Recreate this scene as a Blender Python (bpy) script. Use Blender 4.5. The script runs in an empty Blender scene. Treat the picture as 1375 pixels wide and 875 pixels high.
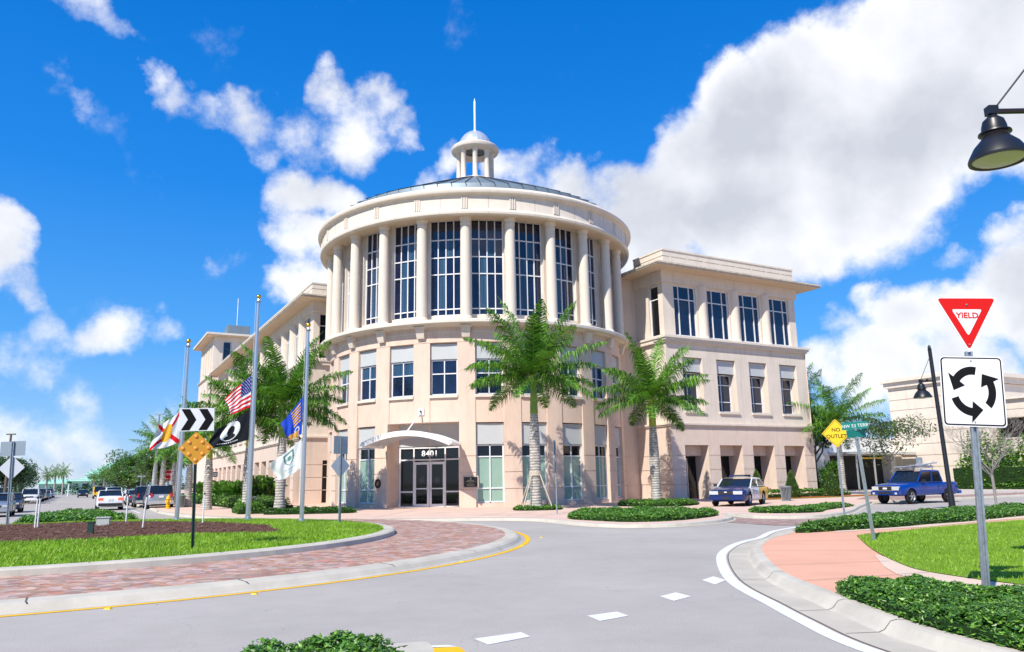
import bpy, bmesh, math, random
from math import sin, cos, pi, radians, sqrt, atan2, hypot
from mathutils import Vector, Matrix, noise
random.seed(7)
SC = bpy.context.scene
COL = SC.collection

# ------------------------------------------------------------------ camera
PITCH, ROLL = radians(11.419), radians(1.034)
f_ = Vector((0, cos(PITCH), sin(PITCH))); u_ = Vector((0, -sin(PITCH), cos(PITCH))); r_ = Vector((1, 0, 0))
R_ = r_*cos(ROLL) - u_*sin(ROLL); U_ = r_*sin(ROLL) + u_*cos(ROLL)
cd = bpy.data.cameras.new('camera'); cam = bpy.data.objects.new('camera', cd); COL.objects.link(cam)
cam.matrix_world = Matrix(((R_.x, U_.x, -f_.x, 0), (R_.y, U_.y, -f_.y, 0), (R_.z, U_.z, -f_.z, 1.58), (0, 0, 0, 1)))
cd.sensor_fit = 'HORIZONTAL'; cd.sensor_width = 36; cd.lens = 36*1028.45/1375
cd.clip_start = 0.1; cd.clip_end = 6000
SC.camera = cam

# ------------------------------------------------------------------ colour management
SC.view_settings.view_transform = 'Standard'; SC.view_settings.look = 'None'
SC.view_settings.exposure = 0.48; SC.view_settings.gamma = 1.0

# ------------------------------------------------------------------ sun
SUN_AZ, SUN_EL = radians(239.5), radians(46)      # azimuth counted from +X towards +Y
sd = Vector((cos(SUN_AZ)*cos(SUN_EL), sin(SUN_AZ)*cos(SUN_EL), sin(SUN_EL)))
sl = bpy.data.lights.new('sun', 'SUN'); sl.energy = 4.3; sl.angle = radians(0.53); sl.color = (1.0, 0.95, 0.845)
so = bpy.data.objects.new('sun', sl); COL.objects.link(so); so.location = (-40, -60, 90)
so.rotation_euler = sd.to_track_quat('Z', 'Y').to_euler()

# ------------------------------------------------------------------ sky
world = bpy.data.worlds.new('World'); SC.world = world; world.use_nodes = True
nt = world.node_tree; nt.nodes.clear()
def N(tree, t, **k):
    n = tree.nodes.new(t)
    for a, b in k.items(): setattr(n, a, b)
    return n
def lk(tree, a, b): tree.links.new(a, b)
def mth(tree, op, a, b=None, c=None, clamp=False):
    n = tree.nodes.new('ShaderNodeMath'); n.operation = op; n.use_clamp = clamp
    for i, v in enumerate((a, b, c)):
        if v is None: continue
        if isinstance(v, (int, float)): n.inputs[i].default_value = v
        else: tree.links.new(v, n.inputs[i])
    return n.outputs[0]
def pix_dir(x, y):
    d = f_ + R_*((x-687.5)/1028.45) - U_*((y-437.5)/1028.45); d.normalize(); return d
def build_sky():
    sky = N(nt, 'ShaderNodeTexSky', sky_type='NISHITA')
    sky.sun_disc = False; sky.sun_elevation = SUN_EL; sky.sun_rotation = atan2(sd.x, sd.y)
    sky.altitude = 0; sky.air_density = 1.0; sky.dust_density = 0.3; sky.ozone_density = 3.0
    hs = N(nt, 'ShaderNodeHueSaturation'); hs.inputs['Saturation'].default_value = 1.45; hs.inputs['Value'].default_value = 1.25
    hs.inputs['Hue'].default_value = 0.503
    lk(nt, sky.outputs[0], hs.inputs['Color'])
    tc = N(nt, 'ShaderNodeTexCoord')
    V = tc.outputs['Generated']
    # warp directions so the cloud outlines billow
    n1 = N(nt, 'ShaderNodeTexNoise'); n1.inputs['Scale'].default_value = 7; n1.inputs['Detail'].default_value = 9; n1.inputs['Roughness'].default_value = 0.56
    lk(nt, V, n1.inputs['Vector'])
    s1 = N(nt, 'ShaderNodeVectorMath', operation='SUBTRACT'); s1.inputs[1].default_value = (0.5, 0.5, 0.5); lk(nt, n1.outputs['Color'], s1.inputs[0])
    s2 = N(nt, 'ShaderNodeVectorMath', operation='SCALE'); s2.inputs['Scale'].default_value = 0.15; lk(nt, s1.outputs[0], s2.inputs[0])
    s3 = N(nt, 'ShaderNodeVectorMath', operation='ADD'); lk(nt, V, s3.inputs[0]); lk(nt, s2.outputs[0], s3.inputs[1])
    W = s3.outputs[0]
    blobs = [  # photograph direction of a cloud's middle, angular radius, weight
        (100, 8, 50, .72), (140, 25, 42, .7), (180, 40, 26, .5), (215, 105, 34, .75), (250, 125, 36, .66), (290, 150, 34, .52), (335, 165, 44, .64), (355, 200, 34, .5), (400, 160, 44, .66), (440, 130, 40, .78), (500, 130, 34, .62), (530, 150, 28, .6), (465, 165, 50, .72), (420, 190, 34, .5),
        (92, 110, 36, .36), (412, 262, 52, .8), (455, 262, 36, .7), (405, 320, 46, .75), (430, 340, 46, .8), (385, 380, 42, .85), (420, 385, 50, .8), (360, 395, 30, .6), (212, 350, 30, .68), (225, 365, 24, .55), (-5, 340, 58, .95), (-20, 300, 55, .9), (20, 385, 40, .6),
        (165, 428, 44, .6), (120, 435, 40, .48), (55, 448, 40, .42), (225, 432, 38, .42), (30, 500, 60, .55), (305, 358, 30, .4),
        (60, 610, 85, .50), (150, 590, 70, .44), (225, 560, 40, .5), (-10, 590, 90, .48), (110, 545, 60, .42), (170, 520, 40, .38), (30, 500, 50, .4),
        (560, 240, 34, .6), (600, 222, 34, .75), (630, 215, 28, .6), (720, 250, 42, .7), (690, 245, 30, .7), (770, 260, 40, .7), (785, 215, 22, .5),
        (870, 280, 95, 1.1), (930, 200, 75, 1.1), (1000, 240, 130, 1.3), (1000, 130, 70, 1.1), (1080, 70, 65, 1.1), (1150, 170, 170, 1.5), (1200, 40, 110, 1.3),
        (1300, 60, 170, 1.4), (1290, 150, 125, 1.25), (1420, 110, 150, 1.3), (1060, 300, 85, 1.1), (900, 330, 60, .95), (1160, 285, 62, .95), (1105, 328, 34, .6), (1385, 262, 28, .5),
        (1172, 402, 36, .8), (1135, 432, 36, .7), (1230, 425, 60, 1.0), (1300, 440, 62, 1.0), (1375, 400, 72, 1.1), (1375, 330, 40, .8), (1110, 482, 36, .7), (1190, 480, 70, .95), (1300, 520, 90, 1.0), (1290, 345, 26, .5),
        (1700, 350, 260, 1.2), (1900, 600, 300, 1.0), (-300, 520, 200, .9), (-500, 300, 150, .9),
    ]
    acc = None
    for (x, y, r, w) in blobs:
        d = pix_dir(x, y)
        dn = N(nt, 'ShaderNodeVectorMath', operation='DISTANCE'); lk(nt, W, dn.inputs[0]); dn.inputs[1].default_value = d
        rr = r/1028.45*1.22*(f_.dot(d))
        q = mth(nt, 'DIVIDE', dn.outputs['Value'], rr); q = mth(nt, 'MULTIPLY', q, q)
        q = mth(nt, 'SUBTRACT', 1.0, q); q = mth(nt, 'MULTIPLY', q, w, clamp=False); q = mth(nt, 'MAXIMUM', q, 0.0)
        acc = q if acc is None else mth(nt, 'SMOOTH_MAX', acc, q, 0.12)
    # clouds in the half of the sky behind the camera (seen in the window glass)
    nb = N(nt, 'ShaderNodeTexNoise'); nb.inputs['Scale'].default_value = 2.6; nb.inputs['Detail'].default_value = 7; nb.inputs['Roughness'].default_value = 0.6
    lk(nt, V, nb.inputs['Vector'])
    sp = N(nt, 'ShaderNodeSeparateXYZ'); lk(nt, V, sp.inputs[0])
    back = mth(nt, 'MULTIPLY', mth(nt, 'SUBTRACT', nb.outputs['Fac'], 0.52), 4.0, clamp=True)
    back = mth(nt, 'MULTIPLY', back, mth(nt, 'MULTIPLY', mth(nt, 'SUBTRACT', -0.15, sp.outputs['Y']), 5.0, clamp=True))
    acc = mth(nt, 'MAXIMUM', acc, back)
    nf = N(nt, 'ShaderNodeTexNoise'); nf.inputs['Scale'].default_value = 11; nf.inputs['Detail'].default_value = 12; nf.inputs['Roughness'].default_value = 0.61
    lk(nt, V, nf.inputs['Vector'])
    m = mth(nt, 'ADD', acc, mth(nt, 'MULTIPLY', mth(nt, 'SUBTRACT', nf.outputs['Fac'], 0.5), 1.5))
    mr = N(nt, 'ShaderNodeMapRange', interpolation_type='SMOOTHSTEP'); mr.inputs['From Min'].default_value = 0.22; mr.inputs['From Max'].default_value = 0.80
    lk(nt, m, mr.inputs['Value']); mask = mr.outputs['Result']
    gate = mth(nt, 'MULTIPLY', mth(nt, 'SUBTRACT', acc, 0.03), 9.0, clamp=True); mask = mth(nt, 'MULTIPLY', mask, gate)
    # deep tropical blue overhead, paler towards the horizon, mixed into the physical sky
    sr = N(nt, 'ShaderNodeValToRGB'); e = sr.color_ramp.elements
    e[0].position = 0.0; e[0].color = (.42, .62, .95, 1); e[1].position = 0.62; e[1].color = (.002, .175, .70, 1)
    for p_, c_ in ((.07, (.24, .52, .97)), (.17, (.09, .40, .98)), (.36, (.02, .27, .90))):
        q_ = e.new(p_); q_.color = (*c_, 1)
    lk(nt, sp.outputs['Z'], sr.inputs['Fac'])
    sc_ = N(nt, 'ShaderNodeVectorMath', operation='SCALE'); sc_.inputs['Scale'].default_value = 7.1; lk(nt, sr.outputs['Color'], sc_.inputs[0])
    sk = N(nt, 'ShaderNodeMixRGB'); sk.inputs['Fac'].default_value = 0.8; lk(nt, hs.outputs['Color'], sk.inputs['Color1']); lk(nt, sc_.outputs[0], sk.inputs['Color2'])
    # thick parts of a cloud are greyer than its edges; light comes from the upper left
    off = N(nt, 'ShaderNodeVectorMath', operation='ADD'); lk(nt, V, off.inputs[0]); off.inputs[1].default_value = (-0.035, -0.02, 0.05)
    nl = N(nt, 'ShaderNodeTexNoise'); nl.inputs['Scale'].default_value = 5; nl.inputs['Detail'].default_value = 6; nl.inputs['Roughness'].default_value = 0.5
    lk(nt, V, nl.inputs['Vector'])
    nl2 = N(nt, 'ShaderNodeTexNoise'); nl2.inputs['Scale'].default_value = 5; nl2.inputs['Detail'].default_value = 6; nl2.inputs['Roughness'].default_value = 0.5
    lk(nt, off.outputs[0], nl2.inputs['Vector'])
    rel = mth(nt, 'MULTIPLY', mth(nt, 'SUBTRACT', nl.outputs['Fac'], nl2.outputs['Fac']), 3.2)
    core = N(nt, 'ShaderNodeMapRange', interpolation_type='SMOOTHSTEP'); core.inputs['From Min'].default_value = 0.45; core.inputs['From Max'].default_value = 1.35
    lk(nt, mth(nt, 'ADD', acc, mth(nt, 'MULTIPLY', mth(nt, 'SUBTRACT', nl.outputs['Fac'], 0.5), 0.9)), core.inputs['Value'])
    low = mth(nt, 'SUBTRACT', 1.25, mth(nt, 'MULTIPLY', sp.outputs['Z'], 1.3), clamp=True)
    dark = mth(nt, 'MULTIPLY', core.outputs['Result'], low)
    dark = mth(nt, 'SUBTRACT', mth(nt, 'MULTIPLY', dark, 0.85), rel, clamp=True)
    cr = N(nt, 'ShaderNodeMixRGB'); cr.inputs['Color1'].default_value = (7.6, 7.7, 8.0, 1); cr.inputs['Color2'].default_value = (4.7, 4.9, 5.45, 1)
    lk(nt, dark, cr.inputs['Fac'])
    mx = N(nt, 'ShaderNodeMixRGB'); lk(nt, mth(nt, 'MULTIPLY', mask, 0.97), mx.inputs['Fac']); lk(nt, sk.outputs['Color'], mx.inputs['Color1']); lk(nt, cr.outputs['Color'], mx.inputs['Color2'])
    bg = N(nt, 'ShaderNodeBackground'); bg.inputs['Strength'].default_value = 0.10
    lk(nt, mx.outputs['Color'], bg.inputs['Color'])
    out = N(nt, 'ShaderNodeOutputWorld'); lk(nt, bg.outputs[0], out.inputs['Surface'])
build_sky()

# ------------------------------------------------------------------ materials
MATS = {}
def mat(name, col, rough=0.7, metal=0.0, spec=0.5, var=0.0, scale=4.0, bump=0.0, bscale=None, col2=None, detail=6, coat=0.0, emis=None, alpha_rand=False, stretch=None, stain=0.0):
    if name in MATS: return MATS[name]
    m = bpy.data.materials.new(name); m.use_nodes = True; t = m.node_tree
    b = t.nodes['Principled BSDF']
    b.inputs['Roughness'].default_value = rough; b.inputs['Metallic'].default_value = metal
    b.inputs['Specular IOR Level'].default_value = spec; b.inputs['Coat Weight'].default_value = coat
    b.inputs['Base Color'].default_value = (*col, 1)
    geo = N(t, 'ShaderNodeTexCoord')
    vec = geo.outputs['Object']
    if stretch:
        mp = N(t, 'ShaderNodeMapping'); mp.inputs['Scale'].default_value = stretch; lk(t, vec, mp.inputs['Vector']); vec = mp.outputs[0]
    if var > 0 or col2:
        n = N(t, 'ShaderNodeTexNoise'); n.inputs['Scale'].default_value = scale; n.inputs['Detail'].default_value = detail; n.inputs['Roughness'].default_value = 0.62
        lk(t, vec, n.inputs['Vector'])
        c2 = col2 if col2 else tuple(max(0, c*(1-var)) for c in col)
        c1 = col if col2 else tuple(min(1, c*(1+var)) for c in col)
        mr = N(t, 'ShaderNodeMapRange'); mr.inputs['From Min'].default_value = 0.3; mr.inputs['From Max'].default_value = 0.7; lk(t, n.outputs['Fac'], mr.inputs['Value'])
        mx = N(t, 'ShaderNodeMixRGB'); mx.inputs['Color1'].default_value = (*c1, 1); mx.inputs['Color2'].default_value = (*c2, 1)
        lk(t, mr.outputs[0], mx.inputs['Fac']); outc = mx.outputs['Color']
        if stain > 0:
            mp = N(t, 'ShaderNodeMapping'); mp.inputs['Scale'].default_value = (1.4, 1.4, 0.16); lk(t, geo.outputs['Object'], mp.inputs['Vector'])
            n3 = N(t, 'ShaderNodeTexNoise'); n3.inputs['Scale'].default_value = 1.6; n3.inputs['Detail'].default_value = 8; n3.inputs['Roughness'].default_value = 0.7; lk(t, mp.outputs[0], n3.inputs['Vector'])
            m3 = N(t, 'ShaderNodeMapRange'); m3.inputs['From Min'].default_value = 0.5; m3.inputs['From Max'].default_value = 0.8; lk(t, n3.outputs['Fac'], m3.inputs['Value'])
            mm = N(t, 'ShaderNodeMixRGB'); mm.blend_type = 'MULTIPLY'; mm.inputs['Color2'].default_value = (1-stain, 1-stain*1.05, 1-stain*1.1, 1)
            lk(t, m3.outputs[0], mm.inputs['Fac']); lk(t, outc, mm.inputs['Color1']); outc = mm.outputs['Color']
        lk(t, outc, b.inputs['Base Color'])
    if bump > 0:
        nb = N(t, 'ShaderNodeTexNoise'); nb.inputs['Scale'].default_value = bscale or scale*4; nb.inputs['Detail'].default_value = 5
        lk(t, geo.outputs['Object'], nb.inputs['Vector'])
        bp = N(t, 'ShaderNodeBump'); bp.inputs['Strength'].default_value = bump; bp.inputs['Distance'].default_value = 0.02
        lk(t, nb.outputs['Fac'], bp.inputs['Height']); lk(t, bp.outputs[0], b.inputs['Normal'])
    if emis:
        b.inputs['Emission Color'].default_value = (*emis[:3], 1); b.inputs['Emission Strength'].default_value = emis[3]
    MATS[name] = m
    return m
def leafmat(name, col, trans=0.25, rough=0.38, spec=0.5, var=0.35, scale=1.5):
    m = mat(name, col, rough=rough, spec=spec, var=var, scale=scale)
    t = m.node_tree; b = t.nodes['Principled BSDF']; o = t.nodes['Material Output']
    tr = N(t, 'ShaderNodeBsdfTranslucent'); tr.inputs['Color'].default_value = (col[0]*1.5, col[1]*1.5, col[2]*.8, 1)
    ms = N(t, 'ShaderNodeMixShader'); ms.inputs[0].default_value = trans
    lk(t, b.outputs[0], ms.inputs[1]); lk(t, tr.outputs[0], ms.inputs[2]); lk(t, ms.outputs[0], o.inputs['Surface'])
    return m
PINK = mat('pink_stucco', (0.72, 0.55, 0.445), rough=0.9, spec=0.15, var=0.05, scale=1.2, bump=0.15, bscale=40, stain=0.20)
TAN = mat('tan_stucco', (0.70, 0.565, 0.475), rough=0.9, spec=0.15, var=0.05, scale=1.2, bump=0.15, bscale=40, stain=0.20)
CREAM = mat('cream_stucco', (0.72, 0.625, 0.53), rough=0.9, spec=0.15, var=0.045, scale=1.0, bump=0.12, bscale=40, stain=0.20)
CREAM2 = mat('light_cream_trim', (0.71, 0.63, 0.54), rough=0.85, spec=0.2, var=0.04, scale=1.5, bump=0.1, bscale=30, stain=0.14)
EAVE = mat('weathered_eave', (0.58, 0.51, 0.42), rough=0.9, spec=0.1, var=0.22, scale=3, col2=None, stain=0.4)
SOFFIT = mat('warm_soffit', (0.70, 0.55, 0.41), rough=0.9, spec=0.1, var=0.04, scale=1)
GROOVE = mat('dark_joint', (0.16, 0.12, 0.10), rough=0.95, spec=0.05)  # plain dark colour for kerb, gutter and sidewalk joint lines
PANEL = mat('pale_grey_panel', (0.50, 0.515, 0.52), rough=0.8, spec=0.2, var=0.03)
WHITE = mat('white_metal', (0.80, 0.81, 0.82), rough=0.35, spec=0.5)
FRAME = mat('white_window_frame', (0.74, 0.75, 0.78), rough=0.4, spec=0.4)
ALU = mat('aluminium_frame', (0.62, 0.63, 0.65), rough=0.3, metal=0.6)
GLASS = mat('dark_blue_glass', (0.010, 0.018, 0.060), rough=0.03, spec=0.75, col2=(0.003, 0.005, 0.018), scale=0.8, bump=0.12, bscale=1.1)
GLASSD = mat('black_glass', (0.006, 0.007, 0.010), rough=0.04, spec=0.5)
GLASSG = mat('green_frosted_glass', (0.26, 0.40, 0.33), rough=0.12, spec=0.7, var=0.08, scale=0.9)
CURTAIN = mat('blue_curtain', (0.03, 0.075, 0.14), rough=0.25, spec=0.6, var=0.5, scale=1.0, stretch=(9, 9, 0.2))
ROOFM = mat('grey_metal_roof', (0.20, 0.25, 0.28), rough=0.5, metal=0.3, var=0.12, scale=0.8)
SEAM = mat('dark_roof_seam', (0.05, 0.06, 0.07), rough=0.5, metal=0.2)
DOMEM = mat('pale_metal_dome', (0.62, 0.66, 0.70), rough=0.3, metal=0.45, var=0.05)
STEEL = mat('galvanised_steel', (0.38, 0.43, 0.46), rough=0.42, metal=0.75, var=0.2, scale=12)
POLE = mat('brushed_aluminium', (0.62, 0.62, 0.62), rough=0.32, metal=0.85)
BLACKP = mat('black_paint', (0.012, 0.013, 0.016), rough=0.38, spec=0.5)
GREENP = mat('dark_green_post', (0.02, 0.05, 0.045), rough=0.5, spec=0.4)
GOLD = mat('gold_leaf', (0.75, 0.45, 0.05), rough=0.25, metal=0.9)
SIGNW = mat('white_sign_face', (0.74, 0.75, 0.76), rough=0.45, spec=0.3, var=0.02)
SIGNB = mat('black_sign_film', (0.006, 0.006, 0.007), rough=0.6, spec=0.15)
SIGNR = mat('red_sign_film', (0.56, 0.006, 0.004), rough=0.5, spec=0.25)
SIGNY = mat('yellow_sign_film', (0.85, 0.55, 0.02), rough=0.45)
SIGNO = mat('amber_sign_film', (0.62, 0.29, 0.02), rough=0.4, var=0.06)
SIGNG = mat('green_sign_film', (0.005, 0.20, 0.17), rough=0.45)
SIGNBACK = mat('bare_aluminium_back', (0.33, 0.39, 0.43), rough=0.5, metal=0.5)
REFL = mat('amber_reflector', (0.80, 0.30, 0.03), rough=0.2, spec=0.8, coat=0.5)
RUBBER = mat('tyre_rubber', (0.018, 0.018, 0.019), rough=0.8, spec=0.2)
RIM = mat('alloy_rim', (0.50, 0.51, 0.53), rough=0.3, metal=0.8)
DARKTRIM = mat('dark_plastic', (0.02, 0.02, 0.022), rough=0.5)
CARGLASS = mat('car_window_glass', (0.012, 0.016, 0.022), rough=0.04, spec=0.8)
LAMPW = mat('headlamp_lens', (0.70, 0.72, 0.75), rough=0.12, spec=0.8, metal=0.3)
LAMPR = mat('tail_lamp_lens', (0.50, 0.02, 0.015), rough=0.15, spec=0.7)
LAMPO = mat('orange_lamp_lens', (0.75, 0.20, 0.02), rough=0.2, spec=0.7)
def carpaint(n, c, metal=0.15): return mat(n, c, rough=0.25, metal=metal, spec=0.5, coat=0.3)
TRUNK = None
LEAFD = leafmat('dark_green_leaf', (0.042, 0.125, 0.018))
LEAFM = leafmat('mid_green_leaf', (0.10, 0.25, 0.030))
LEAFL = leafmat('bright_green_leaf', (0.24, 0.44, 0.06))
PALMD = leafmat('deep_palm_leaflet', (0.034, 0.115, 0.016), rough=0.5, spec=0.3)
PALML = leafmat('bright_palm_leaflet', (0.15, 0.34, 0.03), rough=0.5, spec=0.3)
OLIVE = leafmat('olive_leaf', (0.085, 0.13, 0.035))
GREYG = leafmat('grey_green_leaf', (0.07, 0.115, 0.065))
CONEL = leafmat('cypress_leaf', (0.10, 0.19, 0.035))
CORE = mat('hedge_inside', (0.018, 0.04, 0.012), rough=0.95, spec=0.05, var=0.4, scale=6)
BARK = mat('brown_bark', (0.16, 0.13, 0.105), rough=0.95, spec=0.1, var=0.3, scale=8, bump=0.5, bscale=30)
BARKG = mat('pale_grey_bark', (0.27, 0.25, 0.225), rough=0.95, spec=0.1, var=0.2, scale=8)
WOOD = mat('pale_stake_wood', (0.52, 0.45, 0.36), rough=0.9, var=0.2, scale=6)

def palm_trunk_mat():
    m = mat('ringed_palm_trunk', (0.42, 0.38, 0.34), rough=0.9, spec=0.15, bump=0.0)
    t = m.node_tree; b = t.nodes['Principled BSDF']
    tc = N(t, 'ShaderNodeTexCoord'); w = N(t, 'ShaderNodeTexWave', wave_type='BANDS', bands_direction='Z'); w.inputs['Scale'].default_value = 2.1
    w.inputs['Distortion'].default_value = 1.6; w.inputs['Detail'].default_value = 3; w.inputs['Detail Scale'].default_value = 2.5
    lk(t, tc.outputs['Object'], w.inputs['Vector'])
    n = N(t, 'ShaderNodeTexNoise'); n.inputs['Scale'].default_value = 5; n.inputs['Detail'].default_value = 8; lk(t, tc.outputs['Object'], n.inputs['Vector'])
    cr = N(t, 'ShaderNodeValToRGB'); cr.color_ramp.elements[0].position = 0.0; cr.color_ramp.elements[0].color = (0.20, 0.175, 0.155, 1)
    cr.color_ramp.elements[1].position = 0.28; cr.color_ramp.elements[1].color = (0.46, 0.43, 0.39, 1)
    lk(t, w.outputs['Fac'], cr.inputs['Fac'])
    mx = N(t, 'ShaderNodeMixRGB'); mx.blend_type = 'OVERLAY'; mx.inputs['Fac'].default_value = 0.7; lk(t, cr.outputs[0], mx.inputs['Color1']); lk(t, n.outputs['Fac'], mx.inputs['Color2'])
    lk(t, mx.outputs[0], b.inputs['Base Color'])
    bp = N(t, 'ShaderNodeBump'); bp.inputs['Strength'].default_value = 0.6; bp.inputs['Distance'].default_value = 0.03; lk(t, w.outputs['Fac'], bp.inputs['Height']); lk(t, bp.outputs[0], b.inputs['Normal'])
    return m
PTRUNK = palm_trunk_mat()
SHAFTY = mat('yellow_green_crownshaft', (0.50, 0.46, 0.05), rough=0.45, spec=0.4, col2=(0.22, 0.32, 0.04), scale=2.5, stretch=(1, 1, 0.5))
SHAFTG = mat('green_crownshaft', (0.24, 0.36, 0.05), rough=0.45, spec=0.4, col2=(0.14, 0.26, 0.04), scale=2.0)

def road_mat(name, base, spots=True):
    m = mat(name, base, rough=0.88, spec=0.2); t = m.node_tree; b = t.nodes['Principled BSDF']
    tc = N(t, 'ShaderNodeTexCoord'); vec = tc.outputs['Object']
    n1 = N(t, 'ShaderNodeTexNoise'); n1.inputs['Scale'].default_value = 0.22; n1.inputs['Detail'].default_value = 7; n1.inputs['Roughness'].default_value = 0.6; lk(t, vec, n1.inputs['Vector'])
    n2 = N(t, 'ShaderNodeTexNoise'); n2.inputs['Scale'].default_value = 55; n2.inputs['Detail'].default_value = 3; lk(t, vec, n2.inputs['Vector'])
    n3 = N(t, 'ShaderNodeTexNoise'); n3.inputs['Scale'].default_value = 2.2; n3.inputs['Detail'].default_value = 8; n3.inputs['Roughness'].default_value = 0.7; lk(t, vec, n3.inputs['Vector'])
    vo = N(t, 'ShaderNodeTexVoronoi'); vo.inputs['Scale'].default_value = 1.3; lk(t, vec, vo.inputs['Vector'])
    s = mth(t, 'ADD', mth(t, 'MULTIPLY', mth(t, 'SUBTRACT', n1.outputs['Fac'], 0.5), 0.50), mth(t, 'MULTIPLY', mth(t, 'SUBTRACT', n2.outputs['Fac'], 0.5), 0.55))
    s = mth(t, 'ADD', s, mth(t, 'MULTIPLY', mth(t, 'SUBTRACT', n3.outputs['Fac'], 0.5), 0.22)); s = mth(t, 'ADD', s, 1.0)
    # faint hairline cracks and tyre-darkened patches
    ve = N(t, 'ShaderNodeTexVoronoi', feature='DISTANCE_TO_EDGE'); ve.inputs['Scale'].default_value = 0.22
    nw = N(t, 'ShaderNodeTexNoise'); nw.inputs['Scale'].default_value = 1.4; nw.inputs['Detail'].default_value = 6; lk(t, vec, nw.inputs['Vector'])
    va = N(t, 'ShaderNodeVectorMath', operation='ADD'); lk(t, vec, va.inputs[0]); lk(t, nw.outputs['Color'], va.inputs[1]); lk(t, va.outputs[0], ve.inputs['Vector'])
    crack = mth(t, 'MULTIPLY', mth(t, 'LESS_THAN', ve.outputs['Distance'], 0.0022), mth(t, 'GREATER_THAN', n1.outputs['Fac'], 0.5))
    s = mth(t, 'SUBTRACT', s, mth(t, 'MULTIPLY', crack, 0.10))
    spot = mth(t, 'LESS_THAN', vo.outputs['Distance'], 0.035); s = mth(t, 'SUBTRACT', s, mth(t, 'MULTIPLY', spot, 0.45 if spots else 0.0))
    vm = N(t, 'ShaderNodeVectorMath', operation='SCALE'); vm.inputs[0].default_value = base; lk(t, s, vm.inputs['Scale']); lk(t, vm.outputs[0], b.inputs['Base Color'])
    bp = N(t, 'ShaderNodeBump'); bp.inputs['Strength'].default_value = 0.35; bp.inputs['Distance'].default_value = 0.01; lk(t, n2.outputs['Fac'], bp.inputs['Height']); lk(t, bp.outputs[0], b.inputs['Normal'])
    return m
ROAD = road_mat('pale_worn_asphalt', (0.405, 0.370, 0.332))
ROADFAR = ROAD
def brick_mat(name, c1, c2, mortar, scale, rot=0.0, bw=0.2, bh=0.1, plane=True):
    m = mat(name, c1, rough=0.9, spec=0.15); t = m.node_tree; b = t.nodes['Principled BSDF']
    tc = N(t, 'ShaderNodeTexCoord'); mp = N(t, 'ShaderNodeMapping'); mp.inputs['Rotation'].default_value = (0, 0, rot); lk(t, tc.outputs['Object'], mp.inputs['Vector'])
    br = N(t, 'ShaderNodeTexBrick'); br.inputs['Scale'].default_value = 1.0; br.inputs['Brick Width'].default_value = bw; br.inputs['Row Height'].default_value = bh
    br.inputs['Mortar Size'].default_value = 0.007; br.inputs['Color1'].default_value = (*c1, 1); br.inputs['Color2'].default_value = (*c2, 1); br.inputs['Mortar'].default_value = (*mortar, 1)
    lk(t, mp.outputs[0], br.inputs['Vector'])
    n = N(t, 'ShaderNodeTexNoise'); n.inputs['Scale'].default_value = 1.6; n.inputs['Detail'].default_value = 9; n.inputs['Roughness'].default_value = 0.75; lk(t, tc.outputs['Object'], n.inputs['Vector'])
    vo = N(t, 'ShaderNodeTexVoronoi'); vo.inputs['Scale'].default_value = 5.5; lk(t, mp.outputs[0], vo.inputs['Vector'])
    hv = N(t, 'ShaderNodeHueSaturation'); lk(t, br.outputs['Color'], hv.inputs['Color'])
    sv = N(t, 'ShaderNodeSeparateColor'); lk(t, vo.outputs['Color'], sv.inputs[0])
    lk(t, mth(t, 'ADD', 0.72, mth(t, 'MULTIPLY', sv.outputs[0], 0.55)), hv.inputs['Value']); lk(t, mth(t, 'ADD', 0.485, mth(t, 'MULTIPLY', sv.outputs[1], 0.03)), hv.inputs['Hue'])
    lk(t, mth(t, 'ADD', 0.6, mth(t, 'MULTIPLY', sv.outputs[2], 0.7)), hv.inputs['Saturation'])
    mx = N(t, 'ShaderNodeMixRGB'); mx.blend_type = 'OVERLAY'; mx.inputs['Fac'].default_value = 0.55; lk(t, hv.outputs[0], mx.inputs['Color1']); lk(t, n.outputs['Fac'], mx.inputs['Color2'])
    lk(t, mx.outputs[0], b.inputs['Base Color'])
    bp = N(t, 'ShaderNodeBump'); bp.inputs['Strength'].default_value = 0.4; bp.inputs['Distance'].default_value = 0.008; bp.invert = True
    lk(t, br.outputs['Fac'], bp.inputs['Height']); lk(t, bp.outputs[0], b.inputs['Normal'])
    return m
BRICK = brick_mat('red_brick_paving', (0.52, 0.30, 0.22), (0.37, 0.235, 0.20), (0.30, 0.22, 0.18), 1)
BRICKX = brick_mat('brown_brick_paving', (0.40, 0.26, 0.22), (0.33, 0.22, 0.20), (0.28, 0.22, 0.19), 1)
WALK = mat('pink_concrete_walk', (0.66, 0.475, 0.385), rough=0.9, spec=0.15, var=0.10, scale=0.6, bump=0.1, bscale=30)
WALKR = mat('salmon_concrete_path', (0.71, 0.38, 0.26), rough=0.9, spec=0.15, var=0.08, scale=0.5, bump=0.1, bscale=30)
WALKP = mat('pale_sand_path', (0.68, 0.52, 0.40), rough=0.9, spec=0.15, var=0.07, scale=0.5)
KERB = mat('pale_concrete_kerb', (0.53, 0.485, 0.405), rough=0.9, spec=0.15, var=0.14, scale=1.3, bump=0.12, bscale=25, stain=0.0)
GUTTER = mat('grey_concrete_gutter', (0.49, 0.445, 0.37), rough=0.9, spec=0.15, var=0.14, scale=1.0, bump=0.1, bscale=25)
PAINTW = mat('white_road_paint', (0.72, 0.72, 0.72), rough=0.7, spec=0.2, var=0.10, scale=8)
PAINTY = mat('yellow_road_paint', (0.80, 0.46, 0.015), rough=0.7, spec=0.2, var=0.08, scale=6)
TURF = mat('turf_base', (0.20, 0.33, 0.03), rough=0.95, spec=0.1, col2=(0.13, 0.24, 0.018), scale=2.5, bump=0.6, bscale=60)
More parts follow.
